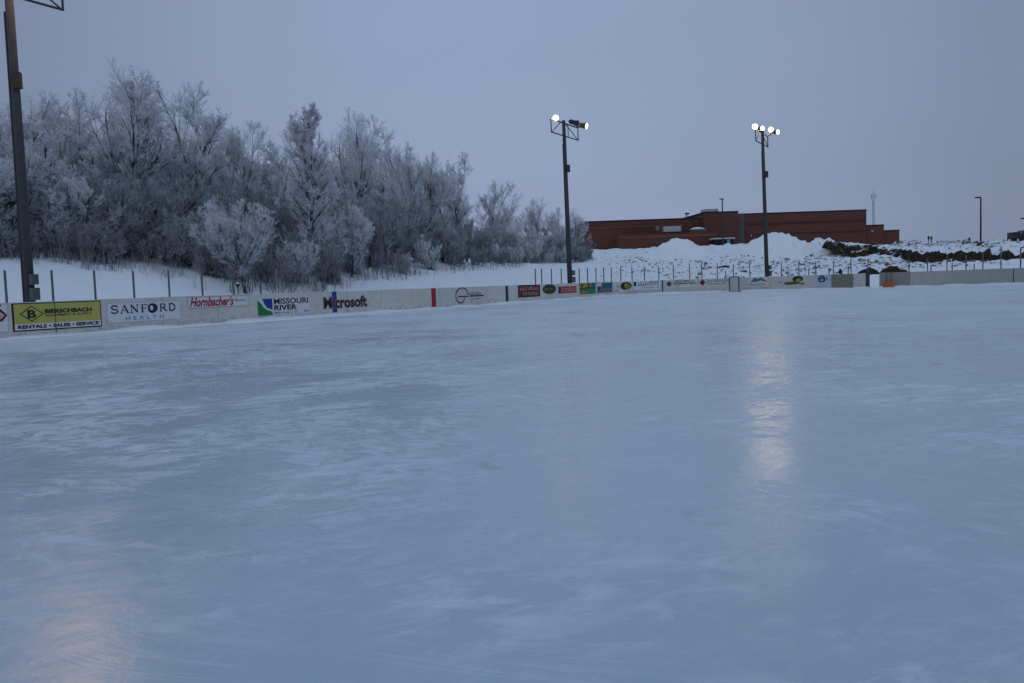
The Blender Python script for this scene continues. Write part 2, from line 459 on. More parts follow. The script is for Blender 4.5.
# ------------------------------------------------------------------ boards
UG0, UG1 = u_at(869.6), u_at(879.2)
def slab(mb, u0, u1, z0, z1, off0, off1, step=.35):
    k = max(1, int(math.ceil((u1 - u0) / step))) if (u1 > UA and u0 < UD) else 1
    vs = []; fs = []
    for q in np.linspace(u0, u1, k + 1):
        vs += [bpt(q, z0, off1), bpt(q, z1, off1), bpt(q, z1, off0), bpt(q, z0, off0)]
    for i in range(k):
        b0 = i * 4
        for j in range(4): fs.append((b0 + j, b0 + (j + 1) % 4, b0 + 4 + (j + 1) % 4, b0 + 4 + j))
    fs += [(3, 2, 1, 0), (k * 4, k * 4 + 1, k * 4 + 2, k * 4 + 3)]
    mb.add(vs, fs); return mb

BH = 1.07
def boards(u0, u1, label, seams):
    c = bpt((u0 + u1) / 2, 0)
    root = empty('rink_boards', c, label, 'rink boards')
    cuts = [u0] + [s for s in seams if u0 + .3 < s < u1 - .3] + [u1]
    for a, b in zip(cuts[:-1], cuts[1:]):
        mid = (a + b) / 2; px = float(np.interp(mid, _us, _px)) if mid < UD else 1100
        mt = WHITEB if px < 625 else GREYB
        lab = None
        if 831 < px < 853 : mt, lab = MOSSB, 'greenish brown weathered panel'
        elif 853 <= px < 869: mt = GREYB
        elif 879 < px < 911: mt, lab = BROWNB, 'stained brown panel beside the gap'
        elif px >= 911: mt = PLYB
        pb = MB(); slab(pb, a + .010, b - .010, -.05, BH + random.uniform(-.012, .008), -.06, 0)
        o = pb.build('panel', mt, root)
        if lab: o['label'] = lab
    # a dark cap rail on the back and low kick strip on the ice side
    return root
seams = sorted(list(np.arange(-58.0, u_at(820), 2.44)) + [u_at(831), u_at(853.5), u_at(911), u_at(953), u_at(1013.5)] + list(np.arange(u_at(1013.5) + 2.44, UD + 40, 2.44)))
bA = boards(-58, UG0, 'long white hockey boards with advertising, running from the yellow sign round to the gap', seams)
bB = boards(UG1, UD + 40, 'bare grey plywood boards right of the gap, without any signs', seams)
def stripe(px, wdt, mat, lab, z1=BH - .01):
    u = u_at(px); s = MB(); slab(s, u - wdt / 2, u + wdt / 2, .0, z1, 0.0, .006)
    o = s.build('stripe', mat, bA); o['label'] = lab
stripe(334.6, .30, BLUE, 'blue stripe behind black lettering'); stripe(433.7, .40, RED, 'red centre stripe'); stripe(506.9, .30, NAVY, 'dark blue stripe')
# gate posts either side of the gap
for px, wd in ((867.6, .26),):
    u = u_at(px); s = MB(); slab(s, u - wd / 2, u + wd / 2, 0, BH + .03, -.1, .012)
    o = s.build('gate_post', METAL, bA)
# thin dark joints on the far side
for px in (662.5,):
    u = u_at(px); s = MB(); slab(s, u - .05, u + .05, 0, BH + .01, 0, .008); s.build('joint_strip', METAL, bA)
u = u_at(1013.5); s = MB(); slab(s, u - .03, u + .03, 0, BH, 0, .006); s.build('joint_strip', METAL, bB)

# drifted snow along the foot of the boards
def drift(u0, u1, nm):
    v = []; f = []; k = int((u1 - u0) / .22); prof = [(0.0, .10), (.10, .085), (.28, .04), (.6, .004), (.62, -.01)]
    for i in range(k + 1):
        q = u0 + (u1 - u0) * i / k; a = 1.0 + 1.2 * float(fbm(q * .7, 1.3, 5, 3)); a = max(.3, a)
        for off, z in prof: v.append(bpt(q, z * a, off * (.7 + .4 * a)))
    m_ = len(prof)
    for i in range(k):
        for j in range(m_ - 1): f.append((i*m_+j, i*m_+j+1, (i+1)*m_+j+1, (i+1)*m_+j))
    o = mesh_obj(nm, v, f, SNOW, smooth=True); tag(o, 'thin snow drifted along the foot of the boards', 'snow', kind='stuff')
drift(-55, UG0, 'drifted_snow'); drift(UG1, UD + 30, 'drifted_snow')

# ------------------------------------------------------------------ signs
def text2d(s, bold=0.0, shear=0.0, spacing=1.0):
    cu = bpy.data.curves.new('lettering', 'FONT'); cu.body = s; cu.offset = bold; cu.shear = shear; cu.space_character = spacing
    cu.resolution_u = 3; cu.fill_mode = 'BOTH'
    ob = bpy.data.objects.new('lettering', cu); COL.objects.link(ob)
    dg = bpy.context.evaluated_depsgraph_get(); dg.update()
    me = bpy.data.meshes.new_from_object(ob.evaluated_get(dg))
    v = np.array([p.co[:2] for p in me.vertices]); f = [tuple(p.vertices) for p in me.polygons]
    bpy.data.objects.remove(ob); bpy.data.curves.remove(cu); bpy.data.meshes.remove(me)
    v = (v - v.min(0)) / (v.max(0) - v.min(0) + 1e-9)
    return v, f

class Sign:
    """a flat sign fixed to the boards; its surface has s from 0 to 1 along and v from 0 to 1 up"""
    def __init__(self, x0, yt0, yb0, x1, yt1, yb1):
        self.u0, self.u1 = u_at(x0), u_at(x1)
        self.zt = [z_at(self.u0, yt0), z_at(self.u1, yt1)]; self.zb = [z_at(self.u0, yb0), z_at(self.u1, yb1)]
        # hang it straight
        self.zt = [min(BH - .01, sum(self.zt) / 2)] * 2; self.zb = [sum(self.zb) / 2] * 2
        self.root = None
    def w(self, s, v, off):
        u = self.u0 + (self.u1 - self.u0) * s
        zb = self.zb[0] + (self.zb[1] - self.zb[0]) * s; zt = self.zt[0] + (self.zt[1] - self.zt[0]) * s
        return bpt(u, zb + (zt - zb) * v, off)
    def asp(self): return (self.u1 - self.u0) / (self.zt[0] - self.zb[0])
    def back(self, name, mat, s0=0, s1=1, v0=0, v1=1, th=.010):
        m = MB(); z0 = self.zb[0] + (self.zt[0] - self.zb[0]) * v0; z1 = self.zb[0] + (self.zt[0] - self.zb[0]) * v1
        slab(m, self.u0 + (self.u1 - self.u0) * s0, self.u0 + (self.u1 - self.u0) * s1, z0, z1, 0.001, th, .18)
        o = m.build(name, mat, self.root)
        if self.root is None: self.root = o
        return o
    def put(self, name, mat, v, f, off=.014, label=None):
        o = mesh_obj(name, [self.w(p[0], p[1], off) for p in v], f, mat, self.root)
        if self.root is None: self.root = o
        if label: o['label'] = label
        return o
    def shape(self, name, mat, pts, off=.014):
        return self.put(name, mat, pts, [tuple(range(len(pts)))], off)
    def rects(self, name, mat, rs, off=.014):
        v = []; f = []
        for a, b, c, d in rs:
            k = len(v); v += [(a, b), (c, b), (c, d), (a, d)]; f.append((k, k+1, k+2, k+3))
        return self.put(name, mat, v, f, off)
    def frame(self, name, mat, t, a=0, b=0, c=1, d=1, off=.014):
        tx = t / self.asp()
        return self.rects(name, mat, [(a, b, c, b + t), (a, d - t, c, d), (a, b + t, a + tx, d - t), (c - tx, b + t, c, d - t)], off)
    def text(self, s, mat, a, b, c, d, bold=0.0, shear=0.0, off=.014, name='lettering', spacing=1.0):
        v, f = text2d(s, bold, shear, spacing)
        return self.put(name, mat, [(a + (c - a) * p[0], b + (d - b) * p[1]) for p in v], f, off)
    def ellipse(self, name, mat, cx, cy, rx, ry, off=.014, n=28):
        return self.shape(name, mat, [(cx + rx * math.cos(2*math.pi*k/n), cy + ry * math.sin(2*math.pi*k/n)) for k in range(n)], off)
    def strokes(self, name, mat, polys, wd, off=.014):
        """thick lines through points; wd in units of the sign's height"""
        v = []; f = []; A = self.asp()
        for P in polys:
            ww = wd
            if isinstance(P[0], (int, float)): ww, P = P[0], P[1]
            P = [np.array([p[0] * A, p[1]]) for p in P]
            k0 = len(v)
            for i, p in enumerate(P):
                t = P[min(i+1, len(P)-1)] - P[max(i-1, 0)]; t = t / (np.linalg.norm(t) + 1e-9); nrm = np.array([-t[1], t[0]]) * ww / 2
                for q in (p + nrm, p - nrm): v.append((q[0] / A, q[1]))
            for i in range(len(P) - 1): f.append((k0+2*i, k0+2*i+1, k0+2*i+3, k0+2*i+2))
        return self.put(name, mat, v, f, off)
    def scribble(self, mat, a, b, c, d, n, seed=1, off=.014, name='lettering'):
        """lettering too small to read: a row of letter-sized marks"""
        r = random.Random(seed); rs = []; x = a; stp = (c - a) / n
        for k in range(n):
            if r.random() < .86:
                wv = stp * r.uniform(.45, .8); top = d - (d - b) * r.choice([0, 0, .3]); 
                if r.random() < .5: rs.append((x, b, x + wv * .4, top)); rs.append((x + wv * .4, b, x + wv, b + (d - b) * .3))
                else: rs.append((x, b, x + wv * .35, top)); rs.append((x + wv * .35, top - (d - b) * .3, x + wv * .7, top)); rs.append((x + wv * .7, b, x + wv, top))
            x += stp
        return self.rects(name, mat, rs, off)

YEL = plain('yellow_sign', (.47, .42, .10), .5, .22, 1.2); YELP = plain('pale_yellow_paint', (.50, .47, .22), .5, .15, 2.0)
LBLUE = plain('light_blue_paint', (.12, .33, .52), .5, .1); PALEB = plain('pale_blue_paint', (.38, .48, .60), .5, .1)
GREEN = plain('green_paint', (.015, .20, .05), .5, .12); MROON = plain('maroon_paint', (.15, .012, .022), .5, .15)
ORANGE = plain('orange_paint', (.42, .15, .03), .5, .15); TEAL = plain('teal_paint', (.02, .13, .18), .5, .15)
DGREEN = plain('dark_green_paint', (.014, .035, .018), .5, .2); OLIVE = plain('olive_paint', (.30, .28, .03), .5, .2)
GREY = plain('grey_paint', (.16, .17, .2), .5, .15); SKYT = plain('slate_blue_paint', (.05, .15, .24), .5, .15)
DKTXT = plain('dark_lettering', (.03, .03, .045), .5, .1); BROWN = plain('brown_paint', (.11, .07, .035), .5, .2)
PINK = plain('pale_red_paint', (.42, .22, .22), .5, .1); SCRED = plain('scarlet_paint', (.38, .02, .03), .5, .1)
CREAM = plain('cream_lettering', (.45, .36, .33), .5, .1)

def signtag(S, label, cat='sign'): tag(S.root, label, cat, 'advertising signs on the rink boards')

# white sign cut by the picture's edge
S = Sign(-14, 304.5, 333.3, 8.2, 303.7, 332)
S.back('advertising_sign', WHITE); signtag(S, 'white sign with a red and navy arrow emblem, beside the yellow sign')
S.frame('border', PALEB, .02)
S.shape('emblem', MROON, [(.45, .86), (.62, .86), (.97, .60), (.72, .38), (.45, .38), (.45, .48), (.68, .48), (.84, .60), (.58, .74), (.45, .74)])
S.shape('emblem', CREAM, [(.45, .5), (.66, .5), (.78, .58), (.62, .68), (.45, .68)]); S.rects('emblem', NAVY, [(.45, .90, .70, .99)])
# yellow equipment sign
S = Sign(12.3, 303.6, 332.3, 101.2, 300.5, 326.2)
S.back('advertising_sign', BLK); signtag(S, 'yellow and white equipment rental sign with a black B in a diamond')
S.rects('face', YEL, [(.018, .26, .988, .965)], .0135); S.rects('face', WHITE, [(.018, .045, .988, .258)], .0135)
S.shape('emblem', BLK, [(.075, .61), (.2, .90), (.335, .60), (.2, .33)], .017); S.shape('emblem', YEL, [(.093, .61), (.2, .86), (.317, .60), (.2, .37)], .019)
S.text('B', BLK, .155, .46, .25, .75, .035, off=.022)
S.text('BIERSCHBACH', BLK, .345, .60, .885, .76, .05, off=.017); S.text('EQUIPMENT & SUPPLY', DKTXT, .35, .475, .885, .57, .02, off=.017)
S.text('RENTALS \u2022 SALES \u2022 SERVICE', BLK, .05, .085, .965, .22, .05, off=.017)
S.rects('joint', METAL, [(.455, -.12, .462, 1.0)], .021)
# health sign, serif capitals drawn as strokes
S = Sign(107.0, 303.0, 322.9, 180.6, 300.9, 319.5)
S.back('advertising_sign', WHITE); signtag(S, 'white sign with navy serif capitals over wide pale blue lettering')
S.frame('border', PALEB, .022, 0, .0, 1, 1)
def serif(S, word, mat, x0, x1, y0, y1, off=.017):
    n = len(word); adv = (x1 - x0) / n; h = y1 - y0; P = []; A = S.asp()
    th, tn = h * .20, h * .085
    X = lambda k, a: x0 + adv * (k + .08 + .84 * a)
    Yv = lambda b: y0 + h * b
    for k, c in enumerate(word):
        L = lambda wt, *q: P.append((wt, [(X(k, a), Yv(b)) for a, b in q]))
        ell = lambda a0, a1, cx=.5, cy=.5, rx=.44, ry=.46, wt=th: L(wt, *[(cx + rx * math.cos(rad(a0 + (a1 - a0) * i / 14)), cy + ry * math.sin(rad(a0 + (a1 - a0) * i / 14))) for i in range(15)])
        sf = lambda a, b, wv=.16: L(tn, (a - wv, b), (a + wv, b))
        if c == 'S': ell(30, 270, .5, .74, .33, .22, th * .8); ell(90, -150, .5, .26, .36, .22, th * .8); L(tn, (.84, .7), (.84, .95)); L(tn, (.14, .05), (.14, .3))
        elif c == 'A': L(tn, (.08, .03), (.47, .98)); L(th, (.47, .98), (.88, .03)); L(tn, (.25, .36), (.72, .36)); sf(.1, .03); sf(.88, .03, .18)
        elif c == 'N': L(tn, (.14, .03), (.14, .97)); L(th, (.14, .97), (.84, .03)); L(tn, (.84, .03), (.84, .97)); sf(.14, .03); sf(.1, .97); sf(.86, .97)
        elif c == 'F': L(th, (.26, .03), (.26, .97)); L(tn, (.1, .96), (.88, .96)); L(tn, (.88, .96), (.88, .74)); L(tn, (.3, .52), (.68, .52)); L(tn, (.68, .4), (.68, .64)); sf(.26, .03, .2)
        elif c == 'O': ell(0, 360)
        elif c == 'R': L(th, (.22, .03), (.22, .97)); ell(90, -90, .42, .74, .38, .22, th * .8); L(tn, (.1, .96), (.44, .96)); L(tn, (.22, .52), (.44, .52)); L(th, (.48, .52), (.92, .03)); sf(.2, .03, .18); sf(.94, .03, .1)
        elif c == 'D': L(th, (.2, .03), (.2, .97)); ell(90, -90, .36, .5, .52, .46, th * .9); L(tn, (.06, .96), (.4, .96)); L(tn, (.06, .04), (.4, .04))
    S.strokes('lettering', mat, P, th, off)
serif(S, 'SANFORD', NAVY, .03, .94, .47, .88)
S.ellipse('emblem', NAVY, .595, .66, .062, .26, .015); S.ellipse('emblem', WHITE, .585, .68, .022, .13, .019)
S.text('HEALTH', LBLUE, .23, .10, .75, .30, .02, off=.017, spacing=1.7)
# red script sign
S = Sign(188.0, 297.2, 308.6, 248.5, 295.2, 305.8)
S.back('advertising_sign', WHITE); signtag(S, 'narrow white sign with red slanted script lettering')
S.frame('border', PINK, .04)
S.text("Hornbacher's", SCRED, .03, .12, .745, .98, .028, .38, off=.017); S.scribble(DKTXT, .77, .50, .97, .68, 5, 3, .017)
# blue and green emblem with black capitals
S = Sign(257.5, 299.0, 315.3, 309.5, 296.2, 313.0)
S.back('advertising_sign', WHITE, 0, 1); signtag(S, 'white sign with a blue and green wave emblem and black capitals')
S.shape('emblem', BLUE, [(.08, .97), (.27, .97), (.27, .30), (.22, .36), (.17, .44), (.135, .60), (.11, .78)])
S.shape('emblem', GREEN, [(.0, .88), (.04, .80), (.08, .62), (.11, .45), (.16, .32), (.24, .22), (.27, .10), (.27, .0), (.0, .0)])
S.text('MISSOURI', BLK, .30, .62, .97, .97, .025); S.text('RIVER', BLK, .30, .25, .74, .57, .035)
S.scribble(DKTXT, .30, .06, .76, .17, 14, 5); S.scribble(DKTXT, .88, .08, .99, .20, 4, 6)
# black lettering straight on the boards over the blue stripe
S = Sign(323.5, 297.6, 308.6, 366.8, 295.4, 306.3)
S.text('Microsoft', PINK, -.006, -.05, 1.006, 1.05, .055, off=.012, name='painted_lettering'); S.text('Microsoft', BLK, .005, .0, .995, 1, .024, off=.016)
signtag(S, 'bold black lettering with a reddish outline across the blue stripe', 'lettering')
# ring emblem
S = Sign(455.5, 287.5, 304, 485, 286.3, 302.4)
S.strokes('painted_emblem', MROON, [[(.155 + .145 * math.cos(rad(a)), .48 + .42 * math.sin(rad(a))) for a in range(100, 350, 10)]], .07)
signtag(S, 'thin ring emblem and small grey blue lettering between the red and dark blue stripes', 'lettering')
S.strokes('emblem', NAVY, [[(.22 + .20 * math.cos(rad(a)), .50 + .46 * math.sin(rad(a))) for a in range(20, 160, 10)]], .06)
S.scribble(SKYT, .38, .52, .86, .70, 9, 8); S.rects('lettering', NAVY, [(.08, .40, .42, .47), (.46, .40, .95, .48)]); S.scribble(GREY, .46, .22, .84, .29, 8, 9)
# maroon double row
S = Sign(518.1, 284.6, 297.6, 540, 284.0, 296.4)
S.back('advertising_sign', MROON); signtag(S, 'dark red sign with two rows of pale lettering, nearest the dark blue stripe')
S.frame('border', BLK, .07); 
for b, d, k in ((.58, .84, 1), (.18, .42, 2)):
    S.scribble(CREAM, .08, b, .40, d, 5, k, .015); S.scribble(CREAM, .46, b, .92, d, 8, k + 4, .015)
# dark oval
S = Sign(542.6, 284.5, 294.3, 556.2, 284.1, 293.6)
S.ellipse('advertising_sign', DGREEN, .5, .5, .5, .5, .010); signtag(S, 'dark green oval sign with a yellowish line of lettering')
S.scribble(OLIVE, .10, .40, .9, .62, 9, 4)
# red store sign
S = Sign(558.4, 286.8, 293.6, 576.4, 285.8, 292.6)
S.back('advertising_sign', SCRED); signtag(S, 'bright red sign with pale capitals, right of the dark oval'); S.text('SCHEELS', CREAM, .16, .22, .96, .80, .01)
S.rects('face', NAVY, [(0.0, .0, .10, 1)])
# orange green picture
S = Sign(579.4, 282.4, 294.3, 595.6, 282.0, 293.6)
S.back('advertising_sign', GREEN); signtag(S, 'green, orange and teal sign, right of the red sign')
S.shape('face', OLIVE, [(0, 1), (.75, 1), (.7, .62), (0, .55)]); S.shape('face', TEAL, [(.78, 1), (1, 1), (1, .6), (.82, .55)])
S.shape('face', ORANGE, [(0, 0), (.42, 0), (.55, .15), (.3, .32), (0, .28)]); S.rects('face', BROWN, [(.08, .62, .22, .95), (.48, .6, .62, .98)], .017)
S.strokes('lettering', DGREEN, [[(.05, .5), (.6, .56), (.95, .5)]], .1, .018)
# teal bird
S = Sign(597, 282.6, 293.0, 612.4, 282, 292.3)
S.back('advertising_sign', GREY); signtag(S, 'grey sign with a dark teal shape over black lettering')
S.shape('emblem', TEAL, [(.35, .42), (.42, .85), (.95, .92), (.98, .45), (.7, .38)]); S.ellipse('emblem', BLK, .14, .42, .1, .16)
S.scribble(BLK, .05, .10, .95, .28, 9, 3); S.rects('emblem', WHITE, [(.0, .64, .3, .94)], .013)
# yellow ellipse
S = Sign(614, 281.6, 292.4, 632.0, 280.8, 290.7)
S.back('advertising_sign', WHITEB); signtag(S, 'pale sign with grey marks and an olive yellow ellipse')
S.ellipse('emblem', DGREEN, .68, .56, .30, .40, .013); S.ellipse('emblem', OLIVE, .68, .52, .25, .30, .016); S.rects('emblem', DGREEN, [(.48, .52, .62, .60), (.70, .40, .88, .47)], .019)
S.scribble(GREY, .03, .35, .36, .75, 4, 2); S.scribble(GREY, .0, .05, .3, .2, 4, 5)
# blue bank lettering
S = Sign(633.2, 281, 290.5, 660.4, 279.6, 288.8)
S.back('advertising_sign', WHITE, .0, 1, .0, 1); signtag(S, 'pale sign with a navy square and blue lettering, left of the dark joint strip')
S.rects('emblem', NAVY, [(.02, .45, .12, .92)]); S.scribble(SKYT, .20, .46, .97, .97, 9, 12); S.scribble(DKTXT, .30, .16, .97, .30, 14, 13)
# black cross and thin lettering
S = Sign(665.4, 279.6, 288.6, 697, 278.4, 286.2)
S.back('advertising_sign', WHITEB); signtag(S, 'pale sign with a black cross mark and dark letters, right of the dark joint strip')
S.strokes('emblem', BLK, [[(.12, .12), (.12, .88)], [(.02, .5), (.22, .5)], [(.05, .22), (.19, .78)], [(.05, .78), (.19, .22)]], .12)
S.scribble(DKTXT, .26, .62, .95, .92, 10, 21); S.strokes('lettering', NAVY, [[(.26, .48), (.72, .48)], [(.76, .48), (.99, .5)]], .10); S.scribble(GREY, .26, .12, .5, .28, 7, 23)
# maroon diamond
S = Sign(699.4, 278.3, 287, 731, 277, 285.6)
S.back('advertising_sign', WHITEB); signtag(S, 'pale sign with a maroon diamond and dull maroon lettering')
S.shape('emblem', MROON, [(.0, .55), (.10, .98), (.20, .55), (.10, .12)]); S.scribble(MROON, .25, .60, .98, .90, 12, 31); S.scribble(DKTXT, .25, .22, .98, .50, 12, 32)
# mountain
S = Sign(748.2, 275.4, 286.8, 768.6, 274.8, 285.8)
S.back('advertising_sign', WHITEB); signtag(S, 'pale sign with a slate blue double mountain above dark lettering')
S.shape('emblem', SKYT, [(.10, .48), (.34, .98), (.48, .78), (.62, .98), (.98, .44), (.6, .62), (.4, .5)]); S.scribble(DKTXT, .04, .12, .98, .32, 12, 41)
# green and olive creature-like mark
S = Sign(779, 275.2, 287.2, 806, 274, 285.4)
S.ellipse('painted_emblem', DGREEN, .70, .68, .20, .30, .008); signtag(S, 'painted dark green round mark trailing an olive brown smear', 'painted mark')
S.ellipse('emblem', OLIVE, .73, .55, .10, .18, .012); S.shape('emblem', BROWN, [(.18, .22), (.24, .42), (.55, .46), (.8, .38), (.78, .24), (.4, .14)], .011)
S.shape('emblem', DGREEN, [(.78, .22), (.82, .12), (.97, .25), (.90, .34)], .012); S.rects('emblem', SKYT, [(.0, .36, .10, .46)], .012)
# small dark head mark
S = Sign(815.5, 273.6, 287, 831, 273, 286)
S.back('advertising_sign', PALEB); signtag(S, 'pale blue sign with a small blocky dark mark, left of the greenish brown panel')
S.rects('emblem', DKTXT, [(.18, .46, .30, .80), (.52, .46, .64, .80), (.26, .82, .56, .95), (.24, .38, .58, .48)], .014); S.rects('emblem', BROWN, [(.30, .62, .52, .78)], .014)
S.shape('emblem', DKTXT, [(.64, .80), (.76, .72), (.78, .52), (.72, .52), (.70, .68)])

# ------------------------------------------------------------------ things by the boards
# thin pipe frame on the ice in front of the far boards
p0 = bpt(u_at(731.6), 0, 1.2); p1 = bpt(u_at(747.6), 0, 2.6)
fr = empty('pipe_frame', (p0 + p1) / 2, 'thin dark pipe frame standing on the ice before the far boards', 'frame')
hh = 1.13
for p in (p0, p1): MB().tube([p, p + [0, 0, hh]], .045, 8).build('post', METAL, fr)
MB().tube([p0 + [0, 0, hh], p1 + [0, 0, hh]], .045, 8).build('crossbar', METAL, fr)
bk = per(u_at(740))[2]; q = np.array([bk[0], bk[1], 0]) * .7
MB().tube([p0 + [0, 0, .04], p0 + q + [0, 0, .04], p1 + q + [0, 0, .04], p1 + [0, 0, .04]], .03, 6).build('base_rail', METAL, fr)

# orange snow pusher leaning on the stained panel
us = u_at(889.4); base = bpt(us, 0, .45); _, tg, nm = per(us); T = np.array([tg[0], tg[1], 0]); N = np.array([nm[0], nm[1], 0])
sh = empty('snow_pusher', base, 'orange snow pusher with two long handles, leaning on the boards beside the gap', 'snow shovel')
ORG = plain('orange_plastic', (.34, .10, .02), .5, .2)
m_ = MB(); vs = []; fs = []
for i in range(9):
    an = i / 8; y = -.16 + .26 * an ** 2 * 1.2; z = .02 + .44 * an
    for j in (-1, 1): vs.append(base + T * .38 * j + N * y + np.array([0, 0, z]))
    for j in (-1, 1): vs.append(base + T * .38 * j + N * (y + .03) + np.array([0, 0, z]))
for i in range(8):
    a = i * 4; b = a + 4
    fs += [(a, a+1, b+1, b), (a+2, b+2, b+3, a+3), (a, b, b+2, a+2), (a+1, a+3, b+3, b+1)]
fs += [(0, 2, 3, 1), (32, 33, 35, 34)]
m_.add(vs, fs); m_.build('blade', ORG, sh)
for j in (-.15, .15):
    MB().tube([base + T * j + N * .02 + np.array([0, 0, .25]), base + T * j + N * .36 + np.array([0, 0, 1.62])], .022, 6).build('handle', METAL, sh)
MB().tube([base + T * -.17 + N * .36 + np.array([0, 0, 1.63]), base + T * .17 + N * .36 + np.array([0, 0, 1.63])], .028, 6).build('grip', ORG, sh)

# fence posts standing behind the boards
POSTM = plain('weathered_post', (.125, .13, .145), .6, .25, 8, .2)
posts = [
 (5.7, 270.5, 'above the arrow emblem sign at the edge'), (52.4, 270.3, 'above the middle of the yellow sign'), (94.8, 270.5, 'above the right end of the yellow sign'),
 (133.6, 271, 'above the middle of the white sign with navy serif capitals'), (168.9, 270.6, 'above the right end of the navy serif sign'), (202, 270.2, 'above the left part of the red script sign'),
 (233, 275, 'beside the small dark funnel on a stake'), (260.2, 281.5, 'above the blue and green wave emblem'),
 (535.4, 268.8, 'above the right half of the dark red double row sign'), (541.6, 268.6, 'in the space between dark red sign and dark oval'), (551.5, 268.6, 'above the dark green oval sign'),
 (561.3, 268.6, 'just left of the pole with two lamps'), (579.3, 268.4, 'first right of the pole with two lamps'), (587.6, 268, 'above the green, orange and teal sign'), (596, 268, 'at the right edge of the orange and teal sign'),
 (603.7, 267.6, 'above the grey sign with teal shape'), (611.4, 267.4, 'at the right edge of the teal shape sign'), (620.8, 267.2, 'above the grey marks left of the olive ellipse'), (632, 267, 'between olive ellipse and navy square signs'),
 (644.5, 266.6, 'above the blue lettering by the navy square'), (658.8, 266.6, 'just left of the dark joint strip'), (673.5, 264.8, 'above the black cross mark'), (689.6, 263.4, 'above the letters right of the black cross'),
 (701.7, 261, 'above the maroon diamond'), (717.3, 263, 'above the dull maroon lettering'), (733.4, 264, 'behind the left side of the pipe frame'), (749.8, 263.4, 'behind the right side of the pipe frame'),
 (781.4, 262.4, 'left of the round green mark'), (798.9, 261.4, 'above the round green mark'), (815.8, 261.4, 'above the small blocky dark mark'), (833.4, 260.6, 'above the left end of the greenish brown panel'),
 (851, 258.2, 'above the right end of the greenish brown panel'), (867.9, 258.8, 'rising from the dark gate post at the gap'), (909, 259.2, 'at the right end of the stained brown panel'),
 (927.5, 258, 'first over the bare grey boards right of the stained panel'), (947, 256.4, 'second over the bare grey boards right of the stained panel'), (966, 255, 'third over the bare grey boards right of the stained panel'),
 (982.9, 251.4, 'in front of the foot of the tall street lamp'), (1001, 247.2, 'last single one before the bent gate post')]
for px, yt, lab in posts:
    u = u_at(px)
    for _ in range(4):
        u += (px - proj(bpt(u, 1.55, -.12))[0]) * (u_at(px + 1) - u_at(px))
    b = bpt(u, -.05, -.12); pt = bpt(u, 0, -.12)
    y1 = proj(bpt(u, 1, -.12))[1]; y0 = proj(pt)[1]; zt = (yt - y0) / (y1 - y0)
    r = .036 if px < 300 else .038
    o = MB().tube([b, [b[0], b[1], zt - .01], [b[0], b[1], zt]], [r, r, r * .6], 8).build('fence_post', POSTM)
    tag(o, 'thin grey fence post ' + lab, 'fence post', 'thin posts behind the rink boards')
# bent gate post at the right edge
u = u_at(1018.6); b = bpt(u, -.05, -.15); _, tg, _n = per(u); T = np.array([tg[0], tg[1], 0])
zt = (247.5 - proj(bpt(u, 0, -.15))[1]) / (proj(bpt(u, 1, -.15))[1] - proj(bpt(u, 0, -.15))[1])
o = MB().tube([b, b + [0, 0, zt - .1], b + T * .08 + [0, 0, zt + .05], b + T * .9 + [0, 0, zt + .05], b + T * .98 + [0, 0, zt - .1], b + T * .98], .045, 8).build('gate_hoop', POSTM)
tag(o, 'bent grey pipe hoop over the grey boards at the edge', 'gate frame')
# second row of short stakes behind the far boards
for px, yt, lab in [(725.5, 270.6, 'left of the pipe frame'), (788, 269.6, 'between the four lamp pole and the round green mark'), (808.8, 268.4, 'between the round green mark and small blocky mark'),
                    (829, 268.6, 'near the left end of the greenish brown panel'), (848.2, 266.8, 'near the right end of the greenish brown panel'), (931, 265.2, 'behind the first grey post over the bare boards'),
                    (952.2, 264.6, 'behind the second grey post over the bare boards'), (974.2, 263.8, 'left of the foot of the tall street lamp')]:
    u = u_at(px); p = bpt(u, 0, -4.2); a = at(px, yt, p[1])
    z0 = hz(a[0], a[1]) - .3
    o = MB().tube([[a[0], a[1], z0], [a[0], a[1], a[2]]], .04, 6).build('short_stake', POSTM)
    tag(o, 'short dark stake in the snow, ' + lab, 'stake', 'short stakes behind the far boards')

# small funnel on a stake
a = at(237.6, 286, 35.6); z0 = hz(a[0], a[1]) - .2
st = empty('feeder_stake', (a[0], a[1], z0), 'small dark funnel on a thin stake before the thicket, above the red script sign', 'feeder')
MB().tube([[a[0], a[1], z0], [a[0], a[1], a[2] - .02]], .016, 6).build('stake', METAL, st)
MB().tube([[a[0], a[1], a[2] - .08], [a[0], a[1], a[2] + .06], [a[0], a[1], a[2] + .09]], [.02, .10, .11], 10).build('funnel', METAL, st)
MB().tube([[a[0], a[1], a[2] + .091], [a[0], a[1], a[2] + .12], [a[0], a[1], a[2] + .14]], [.08, .05, .01], 10).build('snow_cap', SNOW, st)

